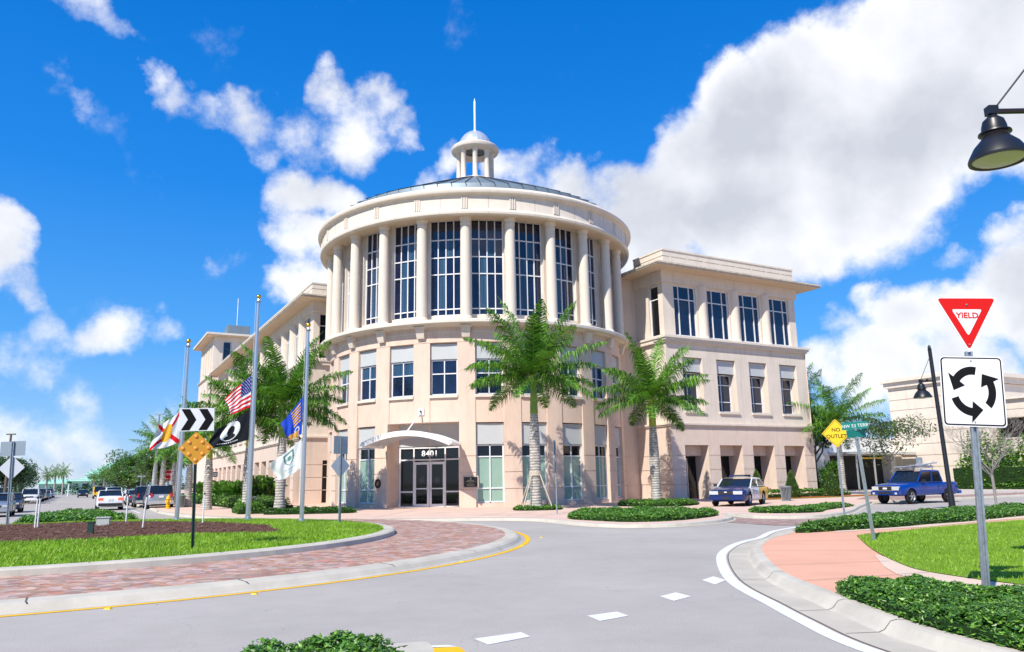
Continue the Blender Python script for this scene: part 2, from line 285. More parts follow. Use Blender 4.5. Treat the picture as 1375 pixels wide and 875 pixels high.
FIELD = mat('far_ground', (0.16, 0.19, 0.09), rough=0.95, spec=0.1, col2=(0.25, 0.24, 0.17), scale=0.05)
MULCH = mat('brown_mulch', (0.20, 0.105, 0.075), rough=0.98, spec=0.05, col2=(0.055, 0.03, 0.024), scale=22, bump=1.0, bscale=45)
REDMULCH = mat('red_mulch', (0.50, 0.10, 0.03), rough=0.95, spec=0.05, col2=(0.28, 0.05, 0.02), scale=9)
BLADE = leafmat('grass_blade', (0.22, 0.40, 0.018), trans=0.3, rough=0.5, var=0.3, scale=0.8)
BLADE2 = leafmat('pale_grass_blade', (0.34, 0.47, 0.06), trans=0.3, rough=0.5, var=0.3, scale=0.8)

# ------------------------------------------------------------------ helpers
class MB:
    """collects faces; build() links them as one mesh object"""
    def __init__(s): s.v = []; s.f = []; s.m = []
    def add(s, vs, fs, mi=0):
        o = len(s.v); s.v.extend([tuple(p) for p in vs])
        for f in fs: s.f.append([i+o for i in f]); s.m.append(mi)
    def quad(s, a, b, c, d, mi=0): s.add([a, b, c, d], [(0, 1, 2, 3)], mi)
    def box(s, c, sz, mi=0, rz=0.0, taper=1.0, M=None):
        x, y, z = sz[0]/2, sz[1]/2, sz[2]/2
        P = [(-x, -y, -z), (x, -y, -z), (x, y, -z), (-x, y, -z)] + [(-x*taper, -y*taper, z), (x*taper, -y*taper, z), (x*taper, y*taper, z), (-x*taper, y*taper, z)]
        cr, sr = cos(rz), sin(rz)
        P = [Vector((p[0]*cr-p[1]*sr+c[0], p[0]*sr+p[1]*cr+c[1], p[2]+c[2])) for p in P]
        if M: P = [M @ p for p in P]
        s.add(P, [(3, 2, 1, 0), (4, 5, 6, 7), (0, 1, 5, 4), (1, 2, 6, 5), (2, 3, 7, 6), (3, 0, 4, 7)], mi)
    def tube(s, pts, rad, n=8, mi=0, caps=True):
        pts = [Vector(p) for p in pts]; rad = rad if isinstance(rad, (list, tuple)) else [rad]*len(pts)
        o = len(s.v); prev = None
        for i, p in enumerate(pts):
            d = (pts[min(i+1, len(pts)-1)] - pts[max(i-1, 0)]).normalized()
            if prev is None:
                a = Vector((1, 0, 0)) if abs(d.x) < 0.9 else Vector((0, 1, 0)); x = d.cross(a).normalized()
            else:
                x = (prev - d*prev.dot(d)).normalized()
            prev = x; y = d.cross(x)
            for k in range(n):
                t = 2*pi*k/n; s.v.append(tuple(p + (x*cos(t)+y*sin(t))*rad[i]))
        for i in range(len(pts)-1):
            for k in range(n):
                k2 = (k+1) % n; s.f.append([o+i*n+k, o+i*n+k2, o+(i+1)*n+k2, o+(i+1)*n+k]); s.m.append(mi)
        if caps:
            s.f.append([o+k for k in range(n)][::-1]); s.m.append(mi)
            s.f.append([o+(len(pts)-1)*n+k for k in range(n)]); s.m.append(mi)
    def lathe(s, prof, n=32, c=(0, 0, 0), mi=0, a0=0.0, a1=2*pi, mis=None):
        full = abs(a1-a0-2*pi) < 1e-6; m = n if full else n+1; o = len(s.v)
        for (r, z) in prof:
            for k in range(m):
                t = a0+(a1-a0)*k/n; s.v.append((c[0]+r*cos(t), c[1]+r*sin(t), c[2]+z))
        for i in range(len(prof)-1):
            for k in range(n):
                k2 = (k+1) % m; s.f.append([o+i*m+k, o+i*m+k2, o+(i+1)*m+k2, o+(i+1)*m+k]); s.m.append(mis[i] if mis else mi)
    def prism(s, poly, z0, z1, mi=0, mside=None, zf=None):
        n = len(poly); o = len(s.v); zf = zf or (lambda x, y: 0.0)
        for z in (z0, z1):
            for p in poly: s.v.append((p[0], p[1], z+zf(p[0], p[1])))
        s.f.append([o+n+k for k in range(n)]); s.m.append(mi)
        for k in range(n):
            s.f.append([o+k, o+(k+1) % n, o+n+(k+1) % n, o+n+k]); s.m.append(mi if mside is None else mside)
    def build(s, name, mats, parent=None, smooth=False, loc=None, rz=None):
        me = bpy.data.meshes.new(name); me.from_pydata(s.v, [], s.f)
        mats = mats if isinstance(mats, (list, tuple)) else [mats]
        for m in mats: me.materials.append(m)
        if len(mats) > 1: me.polygons.foreach_set('material_index', s.m)
        if smooth is True: me.polygons.foreach_set('use_smooth', [True]*len(me.polygons))
        elif smooth: me.polygons.foreach_set('use_smooth', [True]*len(me.polygons)); me.set_sharp_from_angle(angle=radians(smooth))
        me.update()
        o = bpy.data.objects.new(name, me); COL.objects.link(o)
        if parent: o.parent = parent
        if loc: o.location = loc
        if rz is not None: o.rotation_euler = (0, 0, rz)
        return o
def tag(o, label=None, cat=None, group=None, kind=None):
    if label: o['label'] = label
    if cat: o['category'] = cat
    if group: o['group'] = group
    if kind: o['kind'] = kind
    return o
def thing(name, label, cat, loc=(0, 0, 0), rz=0.0, group=None):
    o = bpy.data.objects.new(name, None); COL.objects.link(o); o.empty_display_size = 0.2
    o.location = loc; o.rotation_euler = (0, 0, rz); return tag(o, label, cat, group)
KIDS = {}
def children_of(o): return [c for c in bpy.data.objects if c.parent is o]
def dup(o, loc=None, rz=None, label=None, group=None, scale=None, parent=None):
    c = o.copy(); COL.objects.link(c); c.parent = parent
    for ch in children_of(o): dup(ch, parent=c)
    if loc is not None: c.location = loc
    if rz is not None: c.rotation_euler = (0, 0, rz)
    if label: c['label'] = label
    if group: c['group'] = group
    if scale: c.scale = (scale,)*3
    return c
O2 = Vector((-2.806, 59.417)); TH = radians(29.231)
UU = Vector((cos(TH), sin(TH))); VV = Vector((-sin(TH), cos(TH)))
def B(a, b, z=0.0):
    p = O2 + UU*a + VV*b; return (p.x, p.y, z)
def catmull(P, closed=True, n=6):
    out = []; L = len(P); P = [Vector(p[:2]) for p in P]
    rng = range(L) if closed else range(L-1)
    for i in rng:
        g = (lambda k: P[k % L]) if closed else (lambda k: P[max(0, min(L-1, k))])
        a, b, c, d = g(i-1), g(i), g(i+1), g(i+2)
        for j in range(n):
            t = j/n; q = 0.5*((2*b)+(c-a)*t+(2*a-5*b+4*c-d)*t*t+(3*b-a-3*c+d)*t**3); out.append((q.x, q.y))
    if not closed: out.append((P[-1].x, P[-1].y))
    return out
def inside(p, poly):
    x, y = p; c = False; j = len(poly)-1
    for i in range(len(poly)):
        xi, yi = poly[i]; xj, yj = poly[j]
        if (yi > y) != (yj > y) and x < (xj-xi)*(y-yi)/(yj-yi)+xi: c = not c
        j = i
    return c
def area(poly): return abs(sum(poly[i][0]*poly[(i+1) % len(poly)][1]-poly[(i+1) % len(poly)][0]*poly[i][1] for i in range(len(poly))))/2
def ribbon(name, path, prof, m, parent=None, closed=False, mis=None):
    """sweeps a (offset-to-the-left, z) profile along a ground path"""
    mb = MB(); P = [Vector(p[:2]) for p in path]; L = len(P); k = len(prof)
    for i, p in enumerate(P):
        a = P[i-1] if (i > 0 or closed) else p; b = P[(i+1) % L] if (i < L-1 or closed) else p
        d = (b-a).normalized(); nrm = Vector((-d.y, d.x))
        for (o, z) in prof: q = p+nrm*o; mb.v.append((q.x, q.y, z))
    for i in range(L if closed else L-1):
        i2 = (i+1) % L
        for j in range(k-1): mb.f.append([i*k+j, i*k+j+1, i2*k+j+1, i2*k+j]); mb.m.append(mis[j] if mis else 0)
    return mb.build(name, m, parent)
def text_mesh(s, size, bold=0.0, extr=0.002, space=1.0):
    cu = bpy.data.curves.new('lettering', 'FONT'); cu.body = s; cu.size = size; cu.align_x = 'CENTER'; cu.align_y = 'CENTER'; cu.offset = bold; cu.extrude = extr; cu.resolution_u = 3; cu.space_character = space
    ob = bpy.data.objects.new('lettering', cu); COL.objects.link(ob)
    bpy.context.view_layer.update()
    me = bpy.data.meshes.new_from_object(ob.evaluated_get(bpy.context.evaluated_depsgraph_get()))
    bpy.data.objects.remove(ob); bpy.data.curves.remove(cu); return me
def lettering(s, size, m, parent, M, bold=0.0, name='lettering', space=1.0):
    me = text_mesh(s, size, bold, space=space); me.materials.clear(); me.materials.append(m); me.transform(M); me.name = name
    o = bpy.data.objects.new(name, me); COL.objects.link(o); o.parent = parent; return o
# sign faces are built in the XZ plane with +X to the right and the face towards -Y
FACE = Matrix(((1, 0, 0, 0), (0, 0, -1, 0), (0, 1, 0, 0), (0, 0, 0, 1)))
# ================================================================== GROUND
def sheet(name, poly, z, m, kind='structure', label=None, zf=None):
    mb = MB(); mb.v = [(p[0], p[1], z) for p in poly]; mb.f = [list(range(len(poly)))]; mb.m = [0]
    o = mb.build(name, m); tag(o, kind=kind, label=label); return o
sheet('ground', [(-3000, -600), (3000, -600), (3000, 4000), (-3000, 4000)], -0.14, FIELD)
CI = (-13.6, 23.1)
def circ(c, r, n=96, a0=0, a1=2*pi): return [(c[0]+r*cos(a0+(a1-a0)*k/n), c[1]+r*sin(a0+(a1-a0)*k/n)) for k in range(n)]
sheet('road', [B(*p)[:2] for p in ((-60, -140), (-10, -140), (-8, -60), (150, -60), (150, -18), (-18, -18), (-18, 330), (-38, 330), (-38, -18), (-160, -18), (-160, -60), (-60, -60))], -0.09, ROAD)
# central island: mountable outer kerb, brick apron, inner kerb, turf mound
def ring(name, prof, m, kind='structure', n=160):
    mb = MB(); mb.lathe(prof, n); o = mb.build(name, m); o.location = (CI[0], CI[1], 0); return tag(o, kind=kind)
ring('yellow_line', [(13.88, -0.085), (14.02, -0.085)], PAINTY)
ring('island_kerb', [(13.80, -0.089), (13.76, -0.07), (13.68, 0.01), (13.60, 0.045), (13.30, 0.055), (13.30, 0.0)], KERB)
def kerb_joints(name, r0, r1, z, n, m=GROOVE):
    mb = MB()
    for k in range(n):
        t = 2*pi*(k+.3)/n; c, s = cos(t), sin(t); w = 0.012
        mb.add([(CI[0]+r*c-e*w*s, CI[1]+r*s+e*w*c, zz) for (r, zz) in ((r0, z), (r1, z-0.02)) for e in (-1, 1)], [(0, 1, 3, 2)])
    return tag(mb.build(name, m), kind='structure')
kerb_joints('kerb_joint', 13.3, 13.69, 0.062, 28)
ring('brick_paving', [(9.7, 0.062), (13.31, 0.05)], BRICK)
ring('inner_kerb', [(9.98, 0.055), (9.96, 0.17), (9.90, 0.20), (9.62, 0.205), (9.60, 0.12)], KERB)
kerb_joints('inner_kerb_joint', 9.62, 9.92, 0.212, 24)
def mound(x, y):
    r = hypot(x-CI[0], y-CI[1]); t = min(1, r/9.65); return 0.185 + 0.31*(1-t**1.8)
mb = MB(); prof = [(9.65*k/24, mound(CI[0]+9.65*k/24, CI[1])) for k in range(24, -1, -1)]; prof[-1] = (0.01, prof[-1][1]); mb.lathe(prof, 96)
o = mb.build('turf', TURF, smooth=True); o.location = (CI[0], CI[1], 0); tag(o, kind='structure')
MUL = catmull([(-13.35, 17.47), (-11.86, 18.2), (-10.1, 18.9), (-8.59, 20.46), (-7.17, 20.98), (-6.53, 21.8), (-7.14, 23.1), (-7.97, 24.6), (-11.87, 26.5), (-15.55, 27.8), (-19.5, 27.5), (-21.5, 23.42), (-20.5, 19), (-17, 17.2)], True, 5)
mb = MB(); cx = sum(p[0] for p in MUL)/len(MUL); cy = sum(p[1] for p in MUL)/len(MUL); n = len(MUL)
for k in range(13):
    t = 1-k/12.0001
    for p in MUL: x, y = cx+(p[0]-cx)*t, cy+(p[1]-cy)*t; mb.v.append((x, y, mound(x, y)+0.018))
for k in range(12):
    for i in range(n): mb.f.append([k*n+i, k*n+(i+1) % n, (k+1)*n+(i+1) % n, (k+1)*n+i]); mb.m.append(0)
tag(mb.build('mulch_bed', MULCH), kind='structure')
def chips():
    mb = MB(); rnd = random.Random(4)
    for i in range(9000):
        x = rnd.uniform(-22, -6.3); y = rnd.uniform(17, 28)
        if y > 25.6 or not inside((x, y), MUL): continue
        z = mound(x, y)+0.02; a = rnd.uniform(0, pi); l = rnd.uniform(.02, .07); w = rnd.uniform(.008, .02); e = rnd.uniform(-.02, .03)
        dx, dy = cos(a)*l, sin(a)*l; px, py = -sin(a)*w, cos(a)*w
        mb.add([(x-dx-px, y-dy-py, z), (x+dx-px, y+dy-py, z+.01+e), (x+dx+px, y+dy+py, z+.02+e), (x-dx+px, y-dy+py, z+.012)], [(0, 1, 2, 3)], 1 if rnd.random() < .12 else 0)
    o = mb.build('mulch_chips', [MULCH, mat('pale_wood_chip', (0.17, 0.11, 0.085), rough=.9)]); tag(o, kind='stuff', label='brown shredded mulch chips on the island bed', cat='mulch')
chips()

# the building's block: paved sidewalk with a concrete kerb
WC = [(-27.47, 59.51), (-21.96, 49.35), (-17.51, 42.84), (-14.08, 38.97), (-10.69, 36.44), (-8.71, 35.38), (-4.56, 34.1), (-1.67, 33.92), (0.25, 33.2), (1.5, 31.6), (2.6, 28.75), (3.9, 27.3), (5.5, 27.5), (7.3, 29.1), (8.5, 31.3), (9.0, 34.0)]
WC2 = [(9.45, 33.6), (9.9, 31.6), (11.4, 31.2), (13.1, 32.6), (14.9, 35.2), (17.2, 39.6)]
left = [B(-21.5, 330)[:2], B(-21.5, 60)[:2], B(-21.5, 25)[:2]]
curbA = left[:2] + catmull([left[2]] + WC, False, 5)
curbB = catmull(WC2, False, 5) + [B(14, -23.2)[:2], B(150, -23.2)[:2]]
curb = curbA + [(9.25, 34.3)] + curbB
sheet('sidewalk', curb + [B(150, 100)[:2], B(60, 330)[:2]], 0.028, WALK)
kp = [(0.32, -0.084), (0.14, -0.07), (0.11, 0.02), (0.085, 0.034), (-0.12, 0.036)]
tag(ribbon('kerb', curb, [(-o_, z) for o_, z in kp][::1], [GUTTER, KERB], mis=[0, 1, 1, 1]), kind='structure')
sheet('concrete_apron', [p for p in catmull([(-24, 52.6), (-17.2, 43.3), (-13.8, 39.5), (-10.4, 36.9), (-8.4, 35.9), (-4.4, 34.8), (-1.5, 34.6), (0.9, 33.9), (1.2, 34.8), (-1.5, 35.7), (-4.4, 35.9), (-8.2, 37.0), (-10.1, 38.0), (-13.4, 40.7), (-16.8, 44.4), (-23.4, 53.4)], True, 4)], 0.033, WALKP)
mb = MB()
for (p, q) in (((-1.9, 35.4), (-0.4, 39.6)), ((-0.6, 35.2), (1.0, 39.3)), ((0.9, 34.6), (2.6, 38.6)), ((-6.5, 36.2), (-5.7, 45)), ((-12, 40), (-9.4, 46))):
    d = (Vector(q)-Vector(p)).normalized(); nn = Vector((-d.y, d.x))*.012; mb.quad((p[0]-nn.x, p[1]-nn.y, .0375), (q[0]-nn.x, q[1]-nn.y, .0375), (q[0]+nn.x, q[1]+nn.y, .0375), (p[0]+nn.x, p[1]+nn.y, .0375))
tag(mb.build('sidewalk_joint', GROOVE), kind='structure')
sheet('brick_crossing', [(7.08, 31.9), (8.9, 33.9), (9.75, 34.2), (10.3, 30.9), (12.4, 31.0), (13.6, 32.0), (10.3, 26.9), (8.9, 27.2), (7.9, 29.5)], -0.078, BRICKX)
sheet('far_brick_walk', [B(*p)[:2] for p in ((17, -23.0), (150, -23.0), (150, -14.5), (26, -14.5), (17, -20))], 0.034, BRICKX)
sheet('garage_drive', [B(*p)[:2] for p in ((25, -20), (62, -20), (62, 0), (25, 0))], 0.038, mat('drive_concrete', (0.55, 0.47, 0.41), rough=.9, var=.06))

# block on the right of the camera: kerb and gutter, salmon path, lawn
SE = [(7.6, -12), (5.6, 0), (4.62, 5.2), (4.38, 7.05), (4.18, 8.3), (4.18, 9.4), (4.22, 10.6), (4.36, 13.07), (5.15, 16.7), (5.95, 18.93), (6.7, 20.4), (7.5, 21.6), (8.75, 24.1), (10.5, 26.2), (13.0, 28.3), (18.3, 32.0), (22.6, 34.5), (34, 41), (60, 55.5), (130, 94.5)]
SEc = catmull(SE, False, 6)
sheet('path', SEc + [(160, 80), (60, -60), (12, -60)], 0.045, WALKR)
tag(ribbon('kerb_and_gutter', SEc, [(-0.01, 0.048), (0.10, 0.05), (0.17, 0.035), (0.24, -0.05), (0.30, -0.075), (0.68, -0.083)], [KERB, GUTTER], mis=[0, 0, 0, 0, 1]), kind='structure')
tag(ribbon('gutter_edge', SEc, [(0.68, -0.083), (0.70, -0.0865)], [GROOVE]), kind='structure')
tag(ribbon('white_edge_line', SEc[:86], [(0.73, -0.085), (0.93, -0.085)], [PAINTW]), kind='structure')
mb = MB()
P = SEc
for i in range(10, 90, 8):
    p = Vector(P[i]); d = (Vector(P[i+1])-p).normalized(); nn = Vector((-d.y, d.x)); dd = d*.008
    a = p-nn*0.0; b = p+nn*0.66
    pts = [(0, .054), (.10, .055), (.17, .04), (.245, -.045), (.31, -.07), (.66, -.078)]
    for k in range(5):
        q0 = p+nn*pts[k][0]; q1 = p+nn*pts[k+1][0]
        mb.quad((q0.x-dd.x, q0.y-dd.y, pts[k][1]), (q1.x-dd.x, q1.y-dd.y, pts[k+1][1]), (q1.x+dd.x, q1.y+dd.y, pts[k+1][1]), (q0.x+dd.x, q0.y+dd.y, pts[k][1]))
tag(mb.build('gutter_joint', mat('soft_joint', (0.22, 0.19, 0.16), rough=.9)), kind='structure')
LAWN = catmull([(8.7, 20.26), (7.65, 17.31), (7.05, 15.39), (6.65, 13.84), (6.5, 12.86), (6.68, 11.78), (7.0, 10.94), (7.7, 9.65)], False, 5) + [(9, 7), (18, 2), (40, 20), (29.68, 31.21), (16.36, 25.45), (11.86, 22.63)]
sheet('lawn', LAWN, 0.062, TURF)
sheet('pale_path', [(8.7, 21.6), (12.0, 23.1), (16.3, 26.1), (29, 32.4), (60, 48), (58, 52), (30, 38.5), (18.3, 29.0), (12.2, 24.0), (9.0, 22.3)], 0.052, WALKP)
sheet('pale_path_near', [(7.0, 15.6), (6.2, 13.5), (5.9, 12.4), (5.9, 11.2), (6.3, 10.3), (7.1, 9.2), (9.0, 6.6), (10, 5.5), (9.5, 8), (7.6, 10.5), (6.9, 12), (6.9, 14)], 0.052, WALKP)
mb = MB()
for (p, q) in (((5.2, 16.7), (7.3, 16.3)), ((4.5, 14.0), (6.7, 14.3)), ((4.25, 11.9), (6.5, 12.6)), ((6.0, 19.0), (8.2, 18.9))):
    d = (Vector(q)-Vector(p)).normalized(); nn = Vector((-d.y, d.x))*.008; mb.quad((p[0]-nn.x, p[1]-nn.y, .056), (q[0]-nn.x, q[1]-nn.y, .056), (q[0]+nn.x, q[1]+nn.y, .056), (p[0]+nn.x, p[1]+nn.y, .056))
tag(mb.build('path_joint', mat('soft_joint', (0.22, 0.19, 0.16))), kind='structure')
# yield dashes, each a painted bar on the road
for q in ([[-0.47, 8.78], [0.04, 9.1], [0.14, 8.84], [-0.31, 8.46]], [[0.87, 10.08], [1.28, 10.34], [1.38, 10.02], [0.99, 9.7]], [[2.05, 11.56], [2.36, 11.93], [2.49, 11.51], [2.17, 11.13]], [[3.06, 13.26], [3.37, 13.72], [3.45, 13.21], [3.14, 12.7]]):
    sheet('road_dash', q, -0.085, PAINTW)
sheet('street_centre_line', [B(-26.52, 3)[:2], B(-26.40, 3)[:2], B(-26.40, 24)[:2], B(-26.52, 24)[:2]], -0.085, PAINTY)
sheet('street_centre_line', [B(-26.82, 3)[:2], B(-26.70, 3)[:2], B(-26.70, 24)[:2], B(-26.82, 24)[:2]], -0.085, PAINTY)
sheet('parking_line', [B(-22.9, 4)[:2], B(-22.78, 4)[:2], B(-22.78, 110)[:2], B(-22.9, 110)[:2]], -0.085, PAINTW)
# splitter island in front of the camera
SPL = catmull([(-0.85, 7.9), (-1.05, 8.0), (-1.6, 7.75), (-2.5, 7.1), (-3.3, 6.0), (-3.9, 4.5), (-2.2, 4.0), (-0.9, 5.0), (-0.75, 7.0)], True, 5)
mb = MB(); mb.prism(SPL, -0.09, 0.04); tag(mb.build('splitter_island', KERB), kind='structure')
sheet('white_edge_line', [(-1.2, 8.46), (-0.72, 8.47), (-0.62, 8.38), (-1.2, 8.36)], -0.084, PAINTW)
sheet('yellow_nose_line', [(-0.86, 8.34), (-0.60, 8.37), (-0.50, 8.05), (-0.75, 7.6), (-1.0, 7.6)], -0.0825, PAINTY)
# raised reflective pavement markers along the yellow line
mkr = MB(); mkr.box((0, 0, 0.009), (0.10, 0.09, 0.018), taper=0.6)
first = None
STL = ['small yellow stud on the curved line below the brick apron, nearest its kerb crack', 'yellow road stud farthest left on the curved line', 'yellow road stud where the island line starts to bend away', 'yellow road stud near the rightmost tip of the island line', 'farthest yellow road stud, past the island tip']
for (px, py), sl_ in zip(((-4.10, 12.55), (-5.75, 11.32), (-1.15, 16.9), (0.15, 20.6), (0.75, 23.5)), STL):
    if first is None: first = o = mkr.build('road_stud', SIGNY)
    else: o = first.copy(); COL.objects.link(o)
    o.location = (px, py, -0.088); tag(o, sl_, 'road stud', 'road studs around the island')
# street's far side: sidewalk and verge on the left
WLEFT = [B(-33.2, 330)[:2], B(-33.2, -14)[:2], B(-40, -17)[:2], B(-160, -17)[:2], B(-160, 330)[:2]]
sheet('left_sidewalk', WLEFT, 0.028, WALKP)
tag(ribbon('left_kerb', WLEFT[:3], [(-0.1, 0.036), (0.1, 0.036), (0.13, -0.085)], [KERB]), kind='structure')
sheet('verge', [B(*p)[:2] for p in ((-36, 330), (-36, -10), (-160, -10), (-160, 330))], 0.036, FIELD)
# planted median nose in the street beyond the island
MED = catmull([(-21.4, 33.6), (-18.6, 33.3), (-16.3, 33.5), (-17.33, 35.9), (-20.62, 40.5), (-24.4, 45.6), (-25.9, 46.0), (-24.1, 40.66)], True, 4)
mb = MB(); mb.prism(MED, -0.09, 0.02); tag(mb.build('median', KERB), kind='structure')

# ================================================================== BUILDING
BLD = thing('office_building', 'cream and pink office building with a domed round corner and the number 8401', 'office building', (O2.x, O2.y, 0), TH)
def relief(mb, mp, S, Z, fn):
    S = sorted(set(round(x, 4) for x in S)); Z = sorted(set(round(x, 4) for x in Z))
    nS, nZ = len(S)-1, len(Z)-1
    D = [[fn((S[i]+S[i+1])/2, (Z[j]+Z[j+1])/2) for j in range(nZ)] for i in range(nS)]
    val = lambda c: c[1] if isinstance(c, tuple) else c
    for i in range(nS):
        for j in range(nZ):
            c = D[i][j]
            if not isinstance(c, tuple):
                mb.quad(mp(S[i], Z[j], c), mp(S[i+1], Z[j], c), mp(S[i+1], Z[j+1], c), mp(S[i], Z[j+1], c))
            if i+1 < nS and abs(val(c)-val(D[i+1][j])) > 1e-6:
                a, b = val(c), val(D[i+1][j]); mb.quad(mp(S[i+1], Z[j], a), mp(S[i+1], Z[j], b), mp(S[i+1], Z[j+1], b), mp(S[i+1], Z[j+1], a))
            if j+1 < nZ and abs(val(c)-val(D[i][j+1])) > 1e-6:
                a, b = val(c), val(D[i][j+1]); mb.quad(mp(S[i], Z[j+1], a), mp(S[i+1], Z[j+1], a), mp(S[i+1], Z[j+1], b), mp(S[i], Z[j+1], b))
WCACHE = {}
def window(base, ang, z0, w, h, xs, zs, bar=0.07, glass=None, parent=None, frame_mat=None, panel=None, gfn=None, name='window', key=None):
    """frame mesh with pane and optional grey panel children; base lies on the wall line, ang is the outward direction in degrees"""
    glass = glass or [GLASS]; frame_mat = frame_mat or FRAME; parent = parent or BLD
    k = key or (w, h, tuple(xs), tuple(zs), bar, tuple(g.name for g in glass), panel, frame_mat.name)
    if k not in WCACHE:
        f = MB(); X = [-w/2+bar/2] + [-w/2+w*x for x in xs] + [w/2-bar/2]; Zs = [bar/2] + [h*z for z in zs] + [h-bar/2]
        for i, x in enumerate(X): bb = bar if i in (0, len(X)-1) else bar*.8; f.box((x, 0, h/2), (bb, 0.09, h-(0.0 if i in (0, len(X)-1) else bar)))
        for j, z in enumerate(Zs):
            bb = bar if j in (0, len(Zs)-1) else bar*.85
            for i in range(len(X)-1):
                xa, xb = X[i]+bar/2, X[i+1]-bar/2; f.box(((xa+xb)/2, 0.004, z), (xb-xa, 0.082, bb))
        g = MB(); rnd = random.Random(hash((w, h, len(xs))) & 1023)
        for i in range(len(X)-1):
            for j in range(len(Zs)-1):
                t1, t2 = rnd.uniform(-.006, .006), rnd.uniform(-.006, .006); xa, xb, za, zb = X[i], X[i+1], Zs[j], Zs[j+1]
                mi = gfn(i, j, len(X)-1, len(Zs)-1, rnd) if gfn else 0
                g.quad((xa, .03-t1-t2, za), (xb, .03+t1-t2, za), (xb, .03+t1+t2, zb), (xa, .03-t1+t2, zb), mi)
        fo = f.build(name, frame_mat); go = g.build('pane', glass); po = None
        meshes = (fo.data, go.data, None)
        if panel:
            pm = MB(); pm.box((0, panel[2], h+0.02+panel[0]/2), (panel[1], 0.1, panel[0])); po = pm.build('panel', PANEL); meshes = (fo.data, go.data, po.data)
        for q in (fo, go, po):
            if q: bpy.data.objects.remove(q)
        WCACHE[k] = meshes
    me = WCACHE[k]
    fo = bpy.data.objects.new(name, me[0]); COL.objects.link(fo); fo.parent = parent
    fo.location = (base[0], base[1], z0); fo.rotation_euler = (0, 0, radians(ang)+pi/2)
    for nme, m in (('pane', me[1]), ('panel', me[2])):
        if m: c = bpy.data.objects.new(nme, m); COL.objects.link(c); c.parent = fo
    return fo
# ---- rotunda, angles in degrees around its centre; 225 points out over the entrance
RW = 11.2
def cyl(R): return lambda s, z, d: ((R-d)*cos(radians(s)), (R-d)*sin(radians(s)), z)
bays = [232.5+15*k for k in range(-9, 8)]
cols = [225+15*k for k in range(-8, 9)]
A0, A1 = 105, 345
DOOR = (212.4, 237.6)
fine = [A0+0.75*k for k in range(int((A1-A0)/.75)+1)]
edges = [c+e for c in bays for e in (-4.6, 4.6)]
def near_bay(s):
    for c in bays:
        if abs(s-c) < 4.6: return True
    return False
def rot_wall(s, z):
    if DOOR[0] < s < DOOR[1] and z < 5.28: return ('o', 1.45)
    bay = near_bay(s)
    if bay and 6.97 < z < 10.33: return ('o', .38)
    if bay and 0.26 < z < 5.22: return ('o', .38)
    if bay and z < 0.26: return 0.16
    for g in (1.11, 2.13, 3.14):
        if abs(z-g) < .022: return 0.05
    if z > 10.36: return -0.02
    return 0.055 if bay else 0.0
S = fine+edges+list(DOOR); S = [s for s in S if A0 <= s <= A1]
Z = [0, .26, 1.088, 1.132, 2.108, 2.152, 3.118, 3.162, 5.22, 5.28, 6.97, 10.33, 10.36, 11.45]
mb = MB(); relief(mb, cyl(RW), S, Z, rot_wall); mb.build('rotunda_wall', PINK, BLD)
# thin dark joint lines at the pier edges and in the band
# sills under the second floor windows
for c in bays:
    if not (150 < c < 330): continue
    mb = MB(); r0, r1 = RW-.33, RW+.09
    P = [(r, radians(c+a)) for a in (-4.7, -2.3, 0, 2.3, 4.7) for r in (r0, r1)]
    vs = [(r*cos(a), r*sin(a), z) for z in (6.80, 6.97) for r, a in P]
    fs = []
    for i in range(4): fs += [(2*i, 2*i+1, 2*i+3, 2*i+2), (10+2*i, 10+2*i+2, 10+2*i+3, 10+2*i+1), (2*i+1, 10+2*i+1, 10+2*i+3, 2*i+3)]
    fs += [(0, 10, 11, 1), (8, 9, 19, 18)]
    mb.add(vs, fs); mb.build('sill', CREAM2, BLD)
ww = 2*(RW-.3)*sin(radians(4.6))
for c in bays:
    if not (150 < c < 330): continue
    a = radians(c); rr = (RW-.30)*cos(radians(4.6))+.0
    window((rr*cos(a), rr*sin(a)), c, 6.99, ww, 2.28, [.5], [.60], bar=.085, glass=[GLASS, CURTAIN], panel=(1.0, ww, -.08), gfn=lambda i, j, ni, nj, r: 1 if j == nj-1 and int(c) % 4 else 0, key=('r2', int(c) % 4 > 0))
    if DOOR[0] < c < DOOR[1]: continue
    window((rr*cos(a), rr*sin(a)), c, 0.28, ww, 3.56, [.5], [.245, .79], bar=.085, glass=[GLASSG, GLASSD], panel=(1.3, ww, -.08), gfn=lambda i, j, ni, nj, r: 1 if j == nj-1 else 0, key=('r1',))
# ledge under the columns, with consoles
mb = MB(); n = 150
mb.lathe([(11.1, 10.97), (11.26, 10.97), (11.26, 11.06), (11.22, 11.06), (11.22, 11.33), (11.62, 11.36), (11.66, 11.43), (11.98, 11.46), (12.02, 11.50), (12.02, 11.66), (11.96, 11.72), (10.2, 11.74)], n, a0=radians(A0), a1=radians(A1))
mb.build('ledge', CREAM2, BLD, smooth=25)
for c in cols:
    if not (130 < c < 335): continue
    mb = MB(); M = Matrix.Rotation(radians(c), 4, 'Z')
    def cs(x0, x1, w0, w1, z0, z1):
        vs = [(x0, -w0/2, z0), (x1[0], -w0/2, z0), (x1[0], w0/2, z0), (x0, w0/2, z0), (x0, -w1/2, z1), (x1[1], -w1/2, z1), (x1[1], w1/2, z1), (x0, w1/2, z1)]
        mb.add([M @ Vector(v) for v in vs], [(0, 1, 2, 3), (4, 7, 6, 5), (0, 4, 5, 1), (1, 5, 6, 2), (2, 6, 7, 3), (3, 7, 4, 0)])
    cs(11.15, (11.42, 11.62), .50, .62, 10.64, 11.27); cs(11.15, (11.68, 11.72), .74, .78, 11.272, 11.355)
    mb.build('console', CREAM, BLD)
